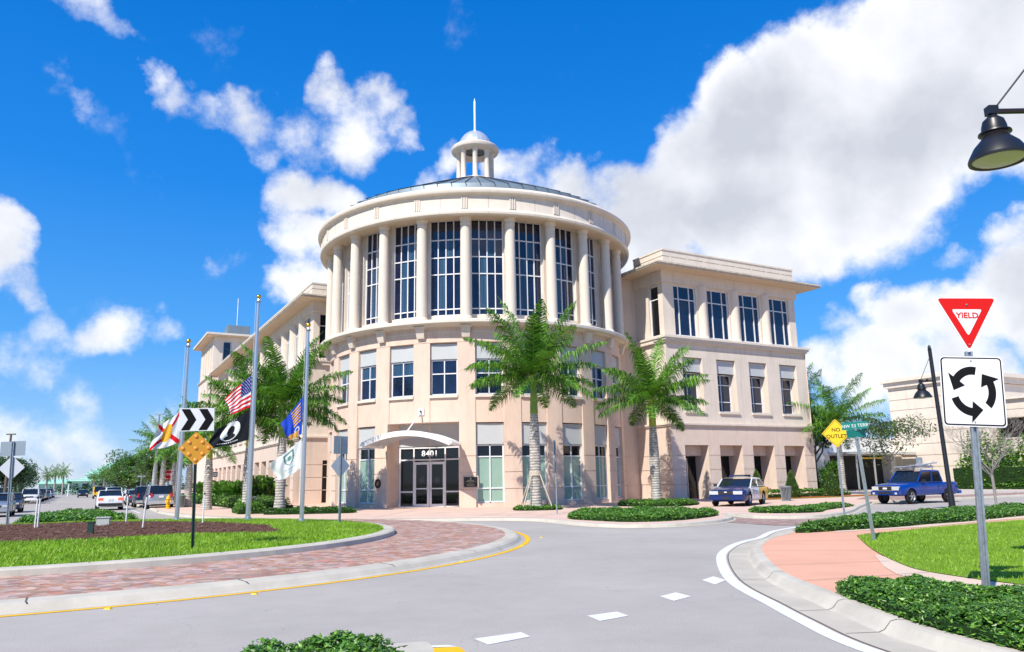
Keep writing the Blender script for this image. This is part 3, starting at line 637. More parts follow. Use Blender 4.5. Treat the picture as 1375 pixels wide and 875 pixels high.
# upper drum wall behind the columns with tall windows
RU = 10.75
def up_wall(s, z):
    for c in bays:
        if abs(s-c) < 6.05 and 12.22 < z < 18.82: return ('o', .35)
    return 0.0
S2 = [s for s in fine+[c+e for c in bays for e in (-6.05, 6.05)] if A0 <= s <= A1]
mb = MB(); relief(mb, cyl(RU), S2, [11.7, 12.22, 18.82, 18.95], up_wall); mb.build('drum_wall', CREAM, BLD)
uw = 2*(RU-.28)*sin(radians(6.05))
def curt(i, j, ni, nj, r):
    if j == 0: return 0
    if j == nj-1: return 0
    return 1 if (i in (1, 2) and r.random() < .75) or r.random() < .35 else 0
for c in bays:
    if not (130 < c < 330): continue
    a = radians(c); rr = (RU-.26)*cos(radians(6.05))
    window((rr*cos(a), rr*sin(a)), c, 12.22, uw, 6.6, [.26, .5, .74], [.07, .43, .605, .79], bar=.085, glass=[GLASS, CURTAIN], gfn=curt, key=('up', int(c) % 3))
# columns
def column_mesh():
    mb = MB(); mb.lathe([(.46, 11.72), (.46, 11.86), (.42, 11.90), (.405, 11.97), (.36, 12.02), (.355, 12.2), (.355, 14.5), (.33, 18.0), (.325, 18.16), (.35, 18.20), (.35, 18.27), (.33, 18.3), (.335, 18.42), (.40, 18.52), (.41, 18.70)], 28); return mb
cm = None
for c in cols:
    if not (125 < c < 340): continue
    if cm is None: o = column_mesh().build('column', CREAM2, BLD, smooth=40); cm = o
    else: o = cm.copy(); COL.objects.link(o); o.parent = BLD
    o.location = (11.25*cos(radians(c)), 11.25*sin(radians(c)), 0)
# crowning cornice ring
mb = MB()
prof = [(10.5, 18.95), (10.6, 18.70), (11.75, 18.64), (12.05, 18.60), (12.16, 18.66), (12.18, 18.80), (12.10, 18.90), (12.06, 19.02), (12.06, 19.84), (12.12, 19.86), (12.12, 19.93), (12.20, 19.96), (12.34, 20.02), (12.38, 20.10), (12.38, 20.22), (12.28, 20.30), (12.20, 20.42), (12.0, 20.46), (11.4, 20.46), (11.35, 19.9)]
mb.lathe(prof, 240, mis=[1, 1]+[0]*17); mb.build('cornice', [CREAM2, SOFFIT], BLD, smooth=30)
for k in range(24):
    c = 225+15*k; tg = MB()
    if not (120 < c % 360 < 345): continue
    for e in (-1, 0, 1):
        a = radians(c+e*.72); M = Matrix.Translation((12.06*cos(a), 12.06*sin(a), 19.42)) @ Matrix.Rotation(a, 4, 'Z')
        tg.box((0.02, 0, 0), (.09, .085, .80), M=M)
    tg.build('triglyph', CREAM2, BLD)
for k in range(9, 28):      # panel joints
    tg = MB()
# in the frieze
    a = radians(225+7.5+15*(k-18))
    M = Matrix.Rotation(a, 4, 'Z'); tg.box((12.064, 0, 19.43), (.012, .02, .8), M=M); tg.box((12.18, 0, 18.74), (.012, .018, .14), M=M)
    tg.build('frieze_joint', mat('faint_joint', (0.42, 0.36, 0.30), rough=.9), BLD)
# shallow metal dome with standing seams
dz = lambda r: 26.25-.44*r-.0015*r*r
mb = MB(); mb.lathe([(11.3, 19.7)]+[(r, dz(r)) for r in (11.0, 10, 9, 8, 7, 6, 5, 4, 3, 2.2, 1.5, 1.2)], 72)
dome = mb.build('dome', ROOFM, BLD, smooth=30)
mb = MB()
for k in range(72):
    a = 2*pi*k/72; rs = [11.2, 9.5, 8, 6.5, 5, 3.5, 2.2, 1.6]
    for i in range(len(rs)-1):
        ra, rb = rs[i], rs[i+1]
        t = .02; c, s = cos(a), sin(a)
        q = lambda r, e, h: (r*c-e*t*s, r*s+e*t*c, dz(r)+h)
        mb.add([q(ra, -1, 0), q(ra, 1, 0), q(rb, 1, 0), q(rb, -1, 0), q(ra, -1, .07), q(ra, 1, .07), q(rb, 1, .07), q(rb, -1, .07)], [(4, 5, 6, 7), (0, 3, 7, 4), (1, 5, 6, 2), (0, 4, 5, 1)])
mb.build('seam', SEAM, dome)
# lantern
mb = MB(); mb.lathe([(1.66, 25.3), (1.66, 25.56), (1.60, 25.64), (0.0, 25.66)], 48); lan = mb.build('lantern', CREAM2, BLD, smooth=30)
lc = None
for k in range(8):
    a = radians(63.5+45*k)
    if lc is None:
        mb = MB(); mb.lathe([(.25, 25.65), (.25, 25.75), (.20, 25.81), (.20, 27.95), (.22, 27.98), (.25, 28.10), (.25, 28.18)], 20); lc = o = mb.build('lantern_column', CREAM2, lan, smooth=40)
    else: o = lc.copy(); COL.objects.link(o); o.parent = lan
    o.location = (1.34*cos(a), 1.34*sin(a), 0)
mb = MB(); mb.lathe([(0.9, 28.34), (1.05, 28.18), (1.62, 28.16), (1.80, 28.19), (1.93, 28.26), (1.98, 28.38), (1.97, 28.52), (1.90, 28.60), (1.38, 28.68)], 64); mb.build('lantern_ring', CREAM2, lan, smooth=35)
mb = MB(); mb.lathe([(1.38, 28.67), (1.38, 28.85), (1.33, 29.1), (1.18, 29.42), (.93, 29.75), (.62, 29.99), (.3, 30.12), (.12, 30.17), (0, 30.18)], 20); mb.build('cupola', DOMEM, lan)
mb = MB(); mb.lathe([(.13, 30.1), (.13, 30.3), (.085, 30.34), (.085, 32.9), (.05, 32.95), (.03, 33.15), (0, 33.2)], 12); mb.build('spire', WHITE, lan, smooth=40)

# ---- entrance
EN = lambda r, s, z: (-(r)/sqrt(2) + s/sqrt(2), -(r)/sqrt(2) - s/sqrt(2), z)      # r out over the door, s to the right
def ebox(mb, r, s, z, dr, ds, dz_, mi=0):
    M = Matrix.Rotation(radians(225), 4, 'Z'); mb.box((0, 0, 0), (dr, ds, dz_), mi, M=Matrix.Translation(EN(r, s, z)) @ M)
RD = 9.62
mb = MB(); ebox(mb, RD, 0, 4.6, .2, 4.9, 1.5); mb.build('transom_wall', PANEL, BLD)
mb = MB(); ebox(mb, RD+.02, -2.28, 1.95, .25, .36, 3.9); ebox(mb, RD+.02, 2.28, 1.95, .25, .36, 3.9); mb.build('door_jamb', ALU, BLD)
ef = MB()
for s in (-2.05, -1.08, 1.08, 2.05): ebox(ef, RD+.12, s, 1.93, .12, .09, 3.70)
for z in (3.76, 3.0):
    for s, w in ((-1.565, .88), (0, 2.07), (1.565, .88)): ebox(ef, RD+.12, s, z, .11, w, .085)
for s in (-1.565, 1.565):
    for z in (.07, .98): ebox(ef, RD+.12, s, z, .11, .88, .085)
efo = ef.build('entrance_frame', FRAME, BLD)
g = MB()
for s, w in ((-1.565, .9), (1.565, .9)): ebox(g, RD+.09, s, 1.5, .02, w, 2.95)
for s, w in ((-1.565, .9), (0, 2.1), (1.565, .9)): ebox(g, RD+.09, s, 3.38, .02, w, .74)
g.build('entrance_glass', GLASSD, efo)
Mn = Matrix.Translation(EN(RD+.115, 0, 3.38)) @ Matrix.Rotation(radians(225)+pi/2, 4, 'Z')
lettering('8401', .52, WHITE, efo, Mn @ FACE, bold=.012, name='house_number', space=1.12)
sf = MB()
for x in (-.37, -.12, .13, .37):      # serifs under and over the figures
    pass
for sgn in (-1, 1):
    d = MB()
    for s in (sgn*.09, sgn*.99): ebox(d, RD+.14, s, 1.45, .07, .13, 2.82)
    for z, h in ((.12, .20), (1.18, .07), (2.78, .16)): ebox(d, RD+.14, sgn*.54, z, .065, .77, h)
    do = d.build('door', FRAME, BLD)
    g = MB(); ebox(g, RD+.13, sgn*.54, 1.45, .02, .78, 2.6); g.build('pane', GLASSD, do)
    h = MB(); h.tube([EN(RD+.2, sgn*.13, 1.0), EN(RD+.27, sgn*.13, 1.05), EN(RD+.27, sgn*.13, 1.32), EN(RD+.2, sgn*.13, 1.37)], .018, 6); h.build('handle', POLE, do)
    # round frosted seal on the door glass
    q = MB(); M = Matrix.Translation(EN(RD+.145, sgn*.54, 1.72)) @ Matrix.Rotation(radians(225), 4, 'Z') @ Matrix.Rotation(pi/2, 4, 'Y')
    rr = [(0.26, 0), (0.235, 0)]; n = 28
    q.add([M @ Vector((r*cos(2*pi*k/n), r*sin(2*pi*k/n), 0)) for r in (.26, .235) for k in range(n)], [(k, (k+1) % n, n+(k+1) % n, n+k) for k in range(n)])
    q.add([M @ Vector((.19*cos(2*pi*k/n), .19*sin(2*pi*k/n), 0)) for k in range(n)], [tuple(range(n))])
    q.build('door_seal', mat('frosted_film', (0.06, 0.07, 0.085), rough=.6), do)
# canopy: arched white shell with curved ribs, hung from a rod
can = MB(); NS = 20
def arch(t, top): s = -1+2*t; return (4.62 if top else 4.36) - (0.64 if top else .66)*s*s
R0, R1, HW = 10.95, 13.72, 2.86
sh = MB()
for i in range(NS):
    t0, t1 = i/NS, (i+1)/NS
    for (ra, rb, zz) in ((R0, R1, 0),):
        hw = lambda r: 2.5+(HW-2.5)*(r-R0)/(R1-R0)
        p = lambda r, t, z: EN(r, (-1+2*t)*hw(r), z)
        sh.quad(p(ra, t0, arch(t0, 1)), p(rb, t0, arch(t0, 1)), p(rb, t1, arch(t1, 1)), p(ra, t1, arch(t1, 1)))
        sh.quad(p(ra, t0, arch(t0, 1)-.05), p(rb, t0, arch(t0, 1)-.05), p(rb, t1, arch(t1, 1)-.05), p(ra, t1, arch(t1, 1)-.05))
canopy = sh.build('canopy', WHITE, BLD, smooth=40)
e = MB()
def edge_beam(mb, rpos, thick, drop):
    for i in range(NS):
        t0, t1 = i/NS, (i+1)/NS; hw = 2.5+(HW-2.5)*(rpos-R0)/(R1-R0)
        pts = []
        for t in (t0, t1):
            for r in (rpos-thick/2, rpos+thick/2):
                for z in (arch(t, 1)+.02, arch(t, 1)-drop): pts.append(EN(r, (-1+2*t)*hw, z))
        mb.add(pts, [(0, 2, 6, 4), (1, 5, 7, 3), (0, 4, 5, 1), (2, 3, 7, 6), (0, 1, 3, 2), (4, 6, 7, 5)])
edge_beam(e, R1-.02, .12, .30)
e.build('canopy_edge', WHITE, canopy)
for rp in (11.5, 12.15, 12.8, 13.35):
    e = MB(); edge_beam(e, rp, .07, .24); e.build('canopy_rib', mat('white_rib_paint', (.66, .66, .66), rough=.5), canopy)
for sg in (-1, 1):
    e = MB()
    a, b = EN(R0+.3, sg*2.52, arch(0, 1)-.12), EN(R1-.02, sg*(HW-.02), arch(0, 1)-.12); e.tube([a, b], .15, 4); e.build('canopy_side', WHITE, canopy)
e = MB(); e.tube([EN(13.4, 0, 4.60), EN(11.25, 0, 5.92)], .045, 8); e.build('tie_rod', WHITE, canopy)
e = MB(); ebox(e, 11.24, 0, 5.95, .06, .42, .42); ebox(e, 11.30, 0, 5.93, .1, .1, .2, 1); e.build('rod_bracket', [WHITE, DARKTRIM], canopy)
# bronze plaque right of the door and round wreath left of it
a = radians(241.2); M = Matrix.Translation(((RW+.03)*cos(a), (RW+.03)*sin(a), 1.55)) @ Matrix.Rotation(a+pi/2, 4, 'Z')
e = MB(); e.box((0, 0, 0), (.98, .05, .74), M=M); pl = e.build('plaque', mat('stone_surround', (.5, .42, .36), rough=.8), BLD)
e = MB(); e.box((0, -.03, 0), (.84, .03, .60), M=M); e.build('plaque_plate', mat('dark_bronze', (.035, .03, .03), rough=.35, metal=.6), pl)
e = MB(); rnd = random.Random(3)
e.box((0, -.048, .20), (.08, .006, .10), M=M)
for k, w in enumerate((.42, .60, .30, .50, .44)): e.box((rnd.uniform(-.01, .01), -.048, .10-k*.08), (w, .006, .018 if k else .03), M=M)
e.build('plaque_lines', mat('brass_letter', (.55, .45, .28), rough=.35, metal=.7), pl)
a = radians(208.5+.4); M = Matrix.Translation(((RW+.06)*cos(a), (RW+.06)*sin(a), 1.55)) @ Matrix.Rotation(a+pi/2, 4, 'Z')
e = MB(); n = 20
P = [M @ Vector((.19*cos(2*pi*k/n), 0, .23*sin(2*pi*k/n))) for k in range(n+1)]; e.tube(P, .06, 8, caps=False); wr = e.build('wall_emblem', mat('dark_bronze', (.035, .03, .03), rough=.35, metal=.6), BLD, smooth=True)
e = MB(); e.add([M @ Vector((.15*cos(2*pi*k/n), .02, .19*sin(2*pi*k/n))) for k in range(n)], [tuple(range(n))]); e.build('emblem_disc', mat('worn_bronze', (.30, .17, .12), rough=.5, metal=.4), wr)

# ---- the two wings
def wing(mir, nb):
    MP = (lambda a, b, z: (b, a, z)) if mir else (lambda a, b, z: (a, b, z))
    fa, ea = (180, 270) if mir else (270, 180)
    per = 3.373; end = 10+per*nb+1.25
    if mir: end = 61.5
    back = 9.0
    def place(a, b): q = MP(a, b, 0); return (q[0], q[1])
    def bx(mb, a0, a1, b0, b1, z0, z1, mi=0):
        vs = [MP(a, b, z) for z in (z0, z1) for (a, b) in ((a0, b0), (a1, b0), (a1, b1), (a0, b1))]
        mb.add(vs, [(0, 1, 2, 3), (4, 5, 6, 7), (0, 1, 5, 4), (1, 2, 6, 5), (2, 3, 7, 6), (3, 0, 4, 7)], mi)
    # ground storey
    def g1(s, z):
        for i in range(nb):
            o = s-(11.25+per*i)
            if 0 < o < 2.27 and z < 3.88: return ('o', 1.5)
        for g in (1.11, 2.13, 3.14):
            if abs(z-g) < .022: return .05
        for i in range(nb+1):
            if i and abs(s-(10.72+per*i)) < .02: return .03
        return 0.0
    S = [10, end] + [11.25+per*i+e for i in range(nb) for e in (0, 2.27)] + [10.72+per*i+e for i in range(1, nb+1) for e in (-.02, .02)]
    S = [s for s in S if s <= end]
    Z = [0, 1.088, 1.132, 2.108, 2.152, 3.118, 3.162, 3.88, 5.22]
    m = MB(); relief(m, lambda s, z, d: MP(s, -10.7+d, z), S, Z, g1)
    def g1e(s, z):
        for g in (1.11, 2.13, 3.14):
            if abs(z-g) < .022: return .05
        if mir and 8.55 < -s < 9.2 and .1 < z < 3.5: return ('o', .5)
        return 0.0
    relief(m, lambda s, z, d: MP(10+d, s, z), [-10.7, -9.2, -8.55, -6.9], Z+[.1, 3.5], g1e)
    m.quad(MP(end, -10.7, 0), MP(end, back, 0), MP(end, back, 11.4), MP(end, -10.7, 11.4)); m.quad(MP(10, -9.2, .0), MP(end, -9.2, 0), MP(end, -9.2, 4), MP(10.0, -9.2, 4)); m.quad(MP(10, -10.6, 3.95), MP(end, -10.6, 3.95), MP(end, -9.2, 3.95), MP(10, -9.2, 3.95))
    m.build('ground_storey_wall', TAN if not mir else TAN, BLD)
    # lintel panels and the glazing deep in the arcade
    lm = MB(); dk = MB()
    for i in range(nb):
        a = 11.25+per*i; bx(lm, a+.01, a+2.26, -9.85, -9.7, 3.15, 3.88)
        bx(dk, a+.02, a+2.25, -9.235, -9.215, .08, 3.12)
    lm.build('lintel', TAN, BLD); dk.build('arcade_glass', GLASSD, BLD)
    if not mir:
        f = MB(); bx(f, 12.55, 12.62, -9.30, -9.2, 0, 3.0); bx(f, 11.30, 12.62, -9.30, -9.2, 2.9, 3.0); bx(f, 11.3, 12.62, -9.28, -9.2, 0, .16); f.build('side_door', ALU, BLD)
    if mir:
        w_ = MB(); bx(w_, 10.42, 10.44, -9.2, -8.55, .1, 3.5); w_.build('side_door', GLASSD, BLD)
    # string course above the ground storey
    m = MB(); bx(m, 10-.10, end+.12, -10.80, -9.0, 5.22, 5.32); bx(m, 10-.17, end+.18, -10.87, -9.0, 5.323, 5.45)
    bx(m, 9.9, 10.2, -9.0, -6.9, 5.22, 5.32); bx(m, 9.83, 10.2, -9.0, -6.9, 5.323, 5.45); m.build('string_course', CREAM, BLD)
    # middle storey
    wl = [11.58+per*i for i in range(nb)]
    def g2(s, z):
        for a in wl:
            if 0 < s-a < 1.94 and 6.36 < z < 10.32: return ('o', .78)
        for i in range(1, nb+1):
            if abs(s-(10.72+per*i)) < .015: return .025
        if abs(z-10.95) < .02: return .025
        return 0.0
    S = [10.1, end-.05] + [a+e for a in wl for e in (0, 1.94)] + [10.72+per*i+e for i in range(1, nb+1) for e in (-.015, .015)]
    S = [s for s in S if s <= end-.05]
    Z2 = [5.45, 6.36, 10.32, 10.93, 10.97, 11.35]
    m = MB(); relief(m, lambda s, z, d: MP(s, -10.6+d, z), S, Z2, g2)
    relief(m, lambda s, z, d: MP(10.1+d, s, z), [-10.6, -9.25, -8.75, -6.9], Z2+[9.3], lambda s, z: ('o', .4) if (-9.25 < s < -8.75 and 6.36 < z < 9.3) else 0.0)
    m.build('middle_storey_wall', CREAM, BLD)
    for i, a in enumerate(wl):
        x, y = place(a+.97, -10.6+.70); window((x, y), fa, 6.40, 1.92, 2.86, [.47], [.27, .72], bar=.075, panel=(1.0, 1.92, -.42), key=('w2',))
        m = MB(); bx(m, a-.06, a+2.0, -10.72, -9.9, 6.20, 6.36); m.build('sill', CREAM2, BLD)
    x, y = place(10.45, -9.0); window((x, y), ea, 6.36, .5, 2.94, [], [.27, .72], bar=.06, key=('w2e',))
    # ledge
    m = MB(); bx(m, 9.95, end+.12, -10.78, -9.5, 11.35, 11.48); bx(m, 9.86, end+.22, -10.9, -9.5, 11.483, 11.64); bx(m, 9.78, end+.30, -10.98, -9.5, 11.643, 11.80)
    bx(m, 9.86, 10.5, -9.5, -6.9, 11.35, 11.64); bx(m, 9.78, 10.5, -9.5, -6.9, 11.643, 11.8); m.build('wing_ledge', CREAM2, BLD)
    # top storey
    wu = [11.47+per*i for i in range(nb)]
    def g3(s, z):
        for a in wu:
            if 0 < s-a < 2.22 and 12.0 < z < 15.88: return ('o', .30)
        return 0.0
    S = [10.4, end-.2] + [a+e for a in wu for e in (0, 2.22)]
    S = [s for s in S if s <= end-.2]
    Z3 = [11.8, 12.0, 15.88, 16.0]
    m = MB(); relief(m, lambda s, z, d: MP(s, -10.22+d, z), S, Z3, g3)
    relief(m, lambda s, z, d: MP(10.4+d, s, z), [-10.22, -9.7, -8.55, -6.9], Z3, lambda s, z: ('o', .4) if (-9.7 < s < -8.55 and 12 < z < 15.88) else 0.0)
    m.quad(MP(end-.2, -10.22, 11.8), MP(end-.2, back, 11.8), MP(end-.2, back, 16), MP(end-.2, -10.22, 16))
    m.build('top_storey_wall', CREAM, BLD)
    for a in wu:
        x, y = place(a+1.11, -10.22+.16); window((x, y), fa, 12.0, 2.2, 3.88, [.25, .73], [.73], bar=.08, key=('w3',))
    x, y = place(10.62, -9.12); window((x, y), ea, 12.0, 1.15, 3.88, [], [.73], bar=.08, glass=[GLASSD], key=('w3e',))
    # half round pilasters between the top windows
    hm = None
    for i in range(nb+1):
        a = 11.47+per*i-.575
        if a > end-.4: continue
        if i == 0 and True: continue
        if hm is None:
            m = MB(); m.lathe([(.50, 11.8), (.50, 11.95), (.46, 12.0), (.44, 12.1), (.42, 15.6), (.45, 15.7), (.47, 15.98)], 20, a0=0, a1=2*pi); hm = o = m.build('pilaster', CREAM, BLD, smooth=40)
        else: o = hm.copy(); COL.objects.link(o); o.parent = BLD
        o.location = MP(a, -10.12, 0)
    m = MB(); bx(m, 10.24, end-.05, -10.38, -9.0, 15.98, 16.86); bx(m, 10.24, 10.9, -9.0, -6.9, 15.98, 16.86); m.build('frieze', CREAM, BLD)
    m = MB(); e1 = end+1.45 if not mir else end-.6
    bx(m, 8.95, e1, -11.55, back, 16.862, 16.90, 1); bx(m, 8.90, e1+.05, -11.60, back, 16.903, 17.0); bx(m, 8.84, e1+.10, -11.66, back, 17.003, 17.12)
    m.build('eave', [EAVE, SOFFIT], BLD)
    m = MB()
    def gp(s, z):
        if abs(z-17.98) < .03:
            for i in range(60):
                if abs(s-(11.2+i*1.69)) < .08: return 0
            return .08
        return 0
    pe = end-.35
    relief(m, lambda s, z, d: MP(s, -10.42+d, z), [10.45, pe]+[q for q in [11.2+i*1.69+e for i in range(60) for e in (-.08, .08)] if q < pe], [17.12, 17.95, 18.01, 18.42], gp)
    relief(m, lambda s, z, d: MP(10.45+d, s, z), [-10.42, -6.9], [17.12, 17.95, 18.01, 18.42], lambda s, z: .08 if abs(z-17.98) < .03 else 0)
    m.quad(MP(pe, -10.42, 17.12), MP(pe, back, 17.12), MP(pe, back, 18.42), MP(pe, -10.42, 18.42))
    bx(m, 10.40, pe+.06, -10.48, -10.1, 18.423, 18.54); bx(m, 10.40, 10.7, -10.1, -6.9, 18.423, 18.54); m.build('parapet', CREAM2, BLD)
    # connector to the rotunda, with joints
    m = MB(); gz = [1.11, 2.13, 3.14, 4.2, 5.3, 6.4, 7.45, 8.5, 9.6, 10.7]
    Zc = [0, 17.1]+[g+e for g in gz for e in (-.02, .02)]
    relief(m, lambda s, z, d: MP(s, -6.92+d, z), [6.0, 10.45], Zc, lambda s, z: .04 if any(abs(z-g) < .02 for g in gz) else 0)
    m.build('connector_wall', TAN, BLD)
    m = MB(); bx(m, 9.0, end-.3, -6.9, back, 0.0, 17.2); bx(m, end-1.0, end-.25, -9.1, back, 4.0, 17.2); m.build('rear_mass', CREAM, BLD)
wing(False, 4); wing(True, 15)
# rooms behind the rotunda and roof decks
mb = MB(); mb.box((9, 9, 8.6), (22, 22, 17.1)); mb.box((0, 0, 9), (13.8, 13.8, 18)); mb.build('inner_mass', CREAM, BLD)
# far tower at the end of the left wing
mb = MB()
def tw(s, z):
    if 18.2 < z < 22.0:
        for a in (-9.95, -7.55, -5.2, -2.8):
            if 0 < s-a < 1.15: return ('o', .3)
        return 0.0
    return 0.0 if z > 16.9 else -.12
Sx = [-11.2, 4] + [a+e for a in (-9.95, -7.55, -5.2, -2.8) for e in (0, 1.15)]
relief(mb, lambda s, z, d: (s, 61.6+d, z), Sx, [0, 16.9, 18.2, 22.0, 22.6], tw)
def tw2(s, z):
    if 17.6 < z < 22.0 and any(0 < s-a < .9 for a in (63, 65.6, 68.2, 70.8)): return .25
    if 6.3 < z < 15.5 and any(0 < s-a < 1.2 for a in (63.6, 67, 70.4)): return .4
    return 0.0 if z > 16.9 else -.12
relief(mb, lambda s, z, d: (-11.2+d, s, z), [61.6, 74.5]+[a+e for a in (63, 65.6, 68.2, 70.8) for e in (0, .9)]+[a+e for a in (63.6, 67, 70.4) for e in (0, 1.2)], [0, 6.3, 15.5, 16.9, 17.6, 22.0, 22.6], tw2)
mb.box((-3, 69, 10), (13, 13, 19)); mb.build('tower_wall', CREAM, BLD)
for a in (-9.95, -7.55, -5.2, -2.8): window((a+.57, 61.86), 270, 18.2, 1.13, 3.8, [], [.2], bar=.1, key=('tw',))
mb = MB(); mb.box((-3.6, 68.05, 16.98), (15.7, 13.3, .12)); mb.box((-3.6, 68.05, 17.1), (15.9, 13.5, .1)); mb.build('tower_ledge', CREAM2, BLD)
mb = MB(); mb.box((-3.6, 68.05, 22.66), (17.2, 15.0, .10), 1); mb.box((-3.6, 68.05, 22.86), (17.5, 15.3, .28)); mb.build('tower_eave', [CREAM2, SOFFIT], BLD)
mb = MB(); mb.box((-7.4, 66, 24.0), (3.2, 3, 2.0)); mb.box((0, 66, 23.3), (12, 3, .7)); mb.build('roof_plant', ROOFM, BLD)
mb = MB(); mb.tube([(-7.5, 66, 25), (-7.5, 66, 29.5)], .06, 6); mb.build('aerial', WHITE, BLD)

# ================================================================== BACKGROUND BUILDINGS
GAR = thing('parking_garage', 'pale cream parking garage with long wall joints behind the blue pickup', 'parking garage', B(1.86, 3.72), TH); GAR.scale = (1.07,)*3
mb = MB()
gz = [2.1, 3.2, 4.3, 5.45, 6.6, 7.7, 8.75, 9.7]
Zg = sorted([0, 10.0]+[g+e for g in gz for e in (-.035, .035)])
mb2 = MB()
def gw(s, z):
    if 1.6 < z < 3.3 and -5.9 < s < -4.3: return ('o', .6)
    return .05 if any(abs(z-g) < .035 for g in gz) else 0
relief(mb2, lambda s, z, d: (45+d, s, z), [-11.5, -5.9, -4.3, -3.7], Zg+[1.6, 3.3], gw)
mb2.box((52.6, -7.6, 5), (14.8, 7.6, 9.9)); mb2.build('garage_wall', CREAM, GAR)
mb = MB(); mb.box((52.5, -7.6, 10.25), (15.6, 8.3, .5)); mb.box((52.5, -7.6, 10.66), (16.2, 8.9, .3)); mb.box((52.5, -7.6, 10.9), (15.2, 8.0, .2)); mb.build('garage_cornice', CREAM2, GAR)
mb = MB(); g3_ = [2.1, 3.2, 4.3, 5.45, 6.9]
def gl(s, z):
    if 4.6 < z < 6.2 and int((s+70)/6.5) != int((s+70+.8)/6.5) - 0 and False: return 0
    if 4.45 < z < 6.2 and ((s+70) % 6.5) < 4.6 and s < -12.5: return ('o', 1.2)
    return .05 if any(abs(z-g) < .035 for g in g3_) else 0
Sg = [-70, -11.5] + [-70+6.5*k+e for k in range(10) for e in (0, 4.6)]
relief(mb, lambda s, z, d: (45.3+d, s, z), [s for s in Sg if s <= -11.5]+[-12.5], sorted([0, 7.8, 4.45, 6.2]+[g+e for g in g3_ for e in (-.035, .035)]), gl)
mb.box((53, -41, 7.0), (14.2, 59, 1.4)); mb.box((53.6, -41, 2.2), (15, 59, 4.3)); mb.build('low_deck_wall', CREAM, GAR)
mb = MB(); mb.box((53, -41, 7.9), (16, 59.4, .2)); mb.build('deck_coping', CREAM2, GAR)
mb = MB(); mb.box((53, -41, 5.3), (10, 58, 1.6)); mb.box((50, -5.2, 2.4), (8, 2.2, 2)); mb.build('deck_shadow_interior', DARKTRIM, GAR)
mb = MB()
relief(mb, lambda s, z, d: (s, -3.7+d, z), [24.5, 35.2, 44.2, 45.5], [0, 3.3, 4.9], lambda s, z: ('o', 7) if (35.2 < s < 44.2 and z < 3.3) else 0)
mb.box((35, 0.5, 4.95), (20, 8.2, .12)); mb.build('entrance_wall', mat('white_stucco', (.74, .72, .68), rough=.9, var=.03), GAR)
mb = MB(); mb.box((39.7, -2.6, 1.65), (8.96, .2, 3.28)); mb.build('entrance_shadow_wall', mat('painted_garage_shade', (.03, .03, .03), rough=.9), GAR)  # added dark wall; its colour stands in for the shade inside the entrance
mb = MB(); mb.box((39.8, -4.9, 3.42), (9.8, 2.6, .22)); mb.build('entrance_canopy', ALU, GAR)
mb = MB(); mb.box((40.9, -3.9, 3.02), (3.4, .08, .16)); mb.build('height_bar', SIGNY, GAR)
for a in (36.1, 38.6): mb = MB(); mb.box((a, -5.9, 1.65), (.12, .12, 3.3)); mb.build('canopy_post', ALU, GAR)

MINT = mat('mint_metal_roof', (.36, .66, .50), rough=.55, var=.05)
MB1 = thing('mint_roof_house', 'pale mint building with a green hip roof at the far end of the street', 'building', (-136, 262, 0), radians(28))
mb = MB(); mb.box((0, 0, 2.3), (22, 14, 4.6)); mb.box((-14, 0, 1.7), (12, 12, 3.4)); mb.box((2, 0, 5.6), (12, 10, 2.2)); mb.build('wall', mat('mint_wall', (.46, .66, .60), rough=.8), MB1)
mb = MB()
def hip(mb, cx, cy, w, d, z0, h, rl):
    mb.add([(cx-w/2, cy-d/2, z0), (cx+w/2, cy-d/2, z0), (cx+w/2, cy+d/2, z0), (cx-w/2, cy+d/2, z0), (cx-rl/2, cy, z0+h), (cx+rl/2, cy, z0+h)], [(0, 1, 5, 4), (1, 2, 5), (2, 3, 4, 5), (3, 0, 4), (3, 2, 1, 0)])
hip(mb, 2, 0, 19, 14, 6.0, 4.0, 5); hip(mb, 0, 0, 25, 17, 3.9, 1.6, 12); hip(mb, -15, 0, 14, 14, 3.2, 1.6, 4); mb.build('roof', MINT, MB1)
for k in range(4):
    mb = MB(); mb.box((-7+k*4.6, -7.06, 2.3), (1.7, .1, 1.5)); mb.build('window', GLASSD, MB1)

# ================================================================== VEGETATION
def leaf_blob(mb, centers, n, size, rnd, squash=.8, mats=3, flat=.0):
    """n small folded leaves spread through soft clumps"""
    for i in range(n):
        (cx, cy, cz, r) = centers[rnd.randrange(len(centers))]
        while True:
            x, y, z = rnd.uniform(-1, 1), rnd.uniform(-1, 1), rnd.uniform(-1, 1); q = x*x+y*y+z*z
            if q < 1 and q > rnd.random()*.75: break
        p = Vector((cx+x*r, cy+y*r, cz+z*r*squash))
        d = Vector((rnd.gauss(0, 1), rnd.gauss(0, 1), rnd.gauss(0, .6))).normalized(); e = d.cross(Vector((rnd.gauss(0, .5), rnd.gauss(0, .5), 1))).normalized()
        s = size*rnd.uniform(.6, 1.3)
        mb.add([p-d*s, p+e*s*.42-d*s*.1, p+d*s, p-e*s*.42-d*s*.1], [(0, 1, 2, 3)], rnd.choices(range(mats), weights=(5, 4, 2)[:mats])[0])
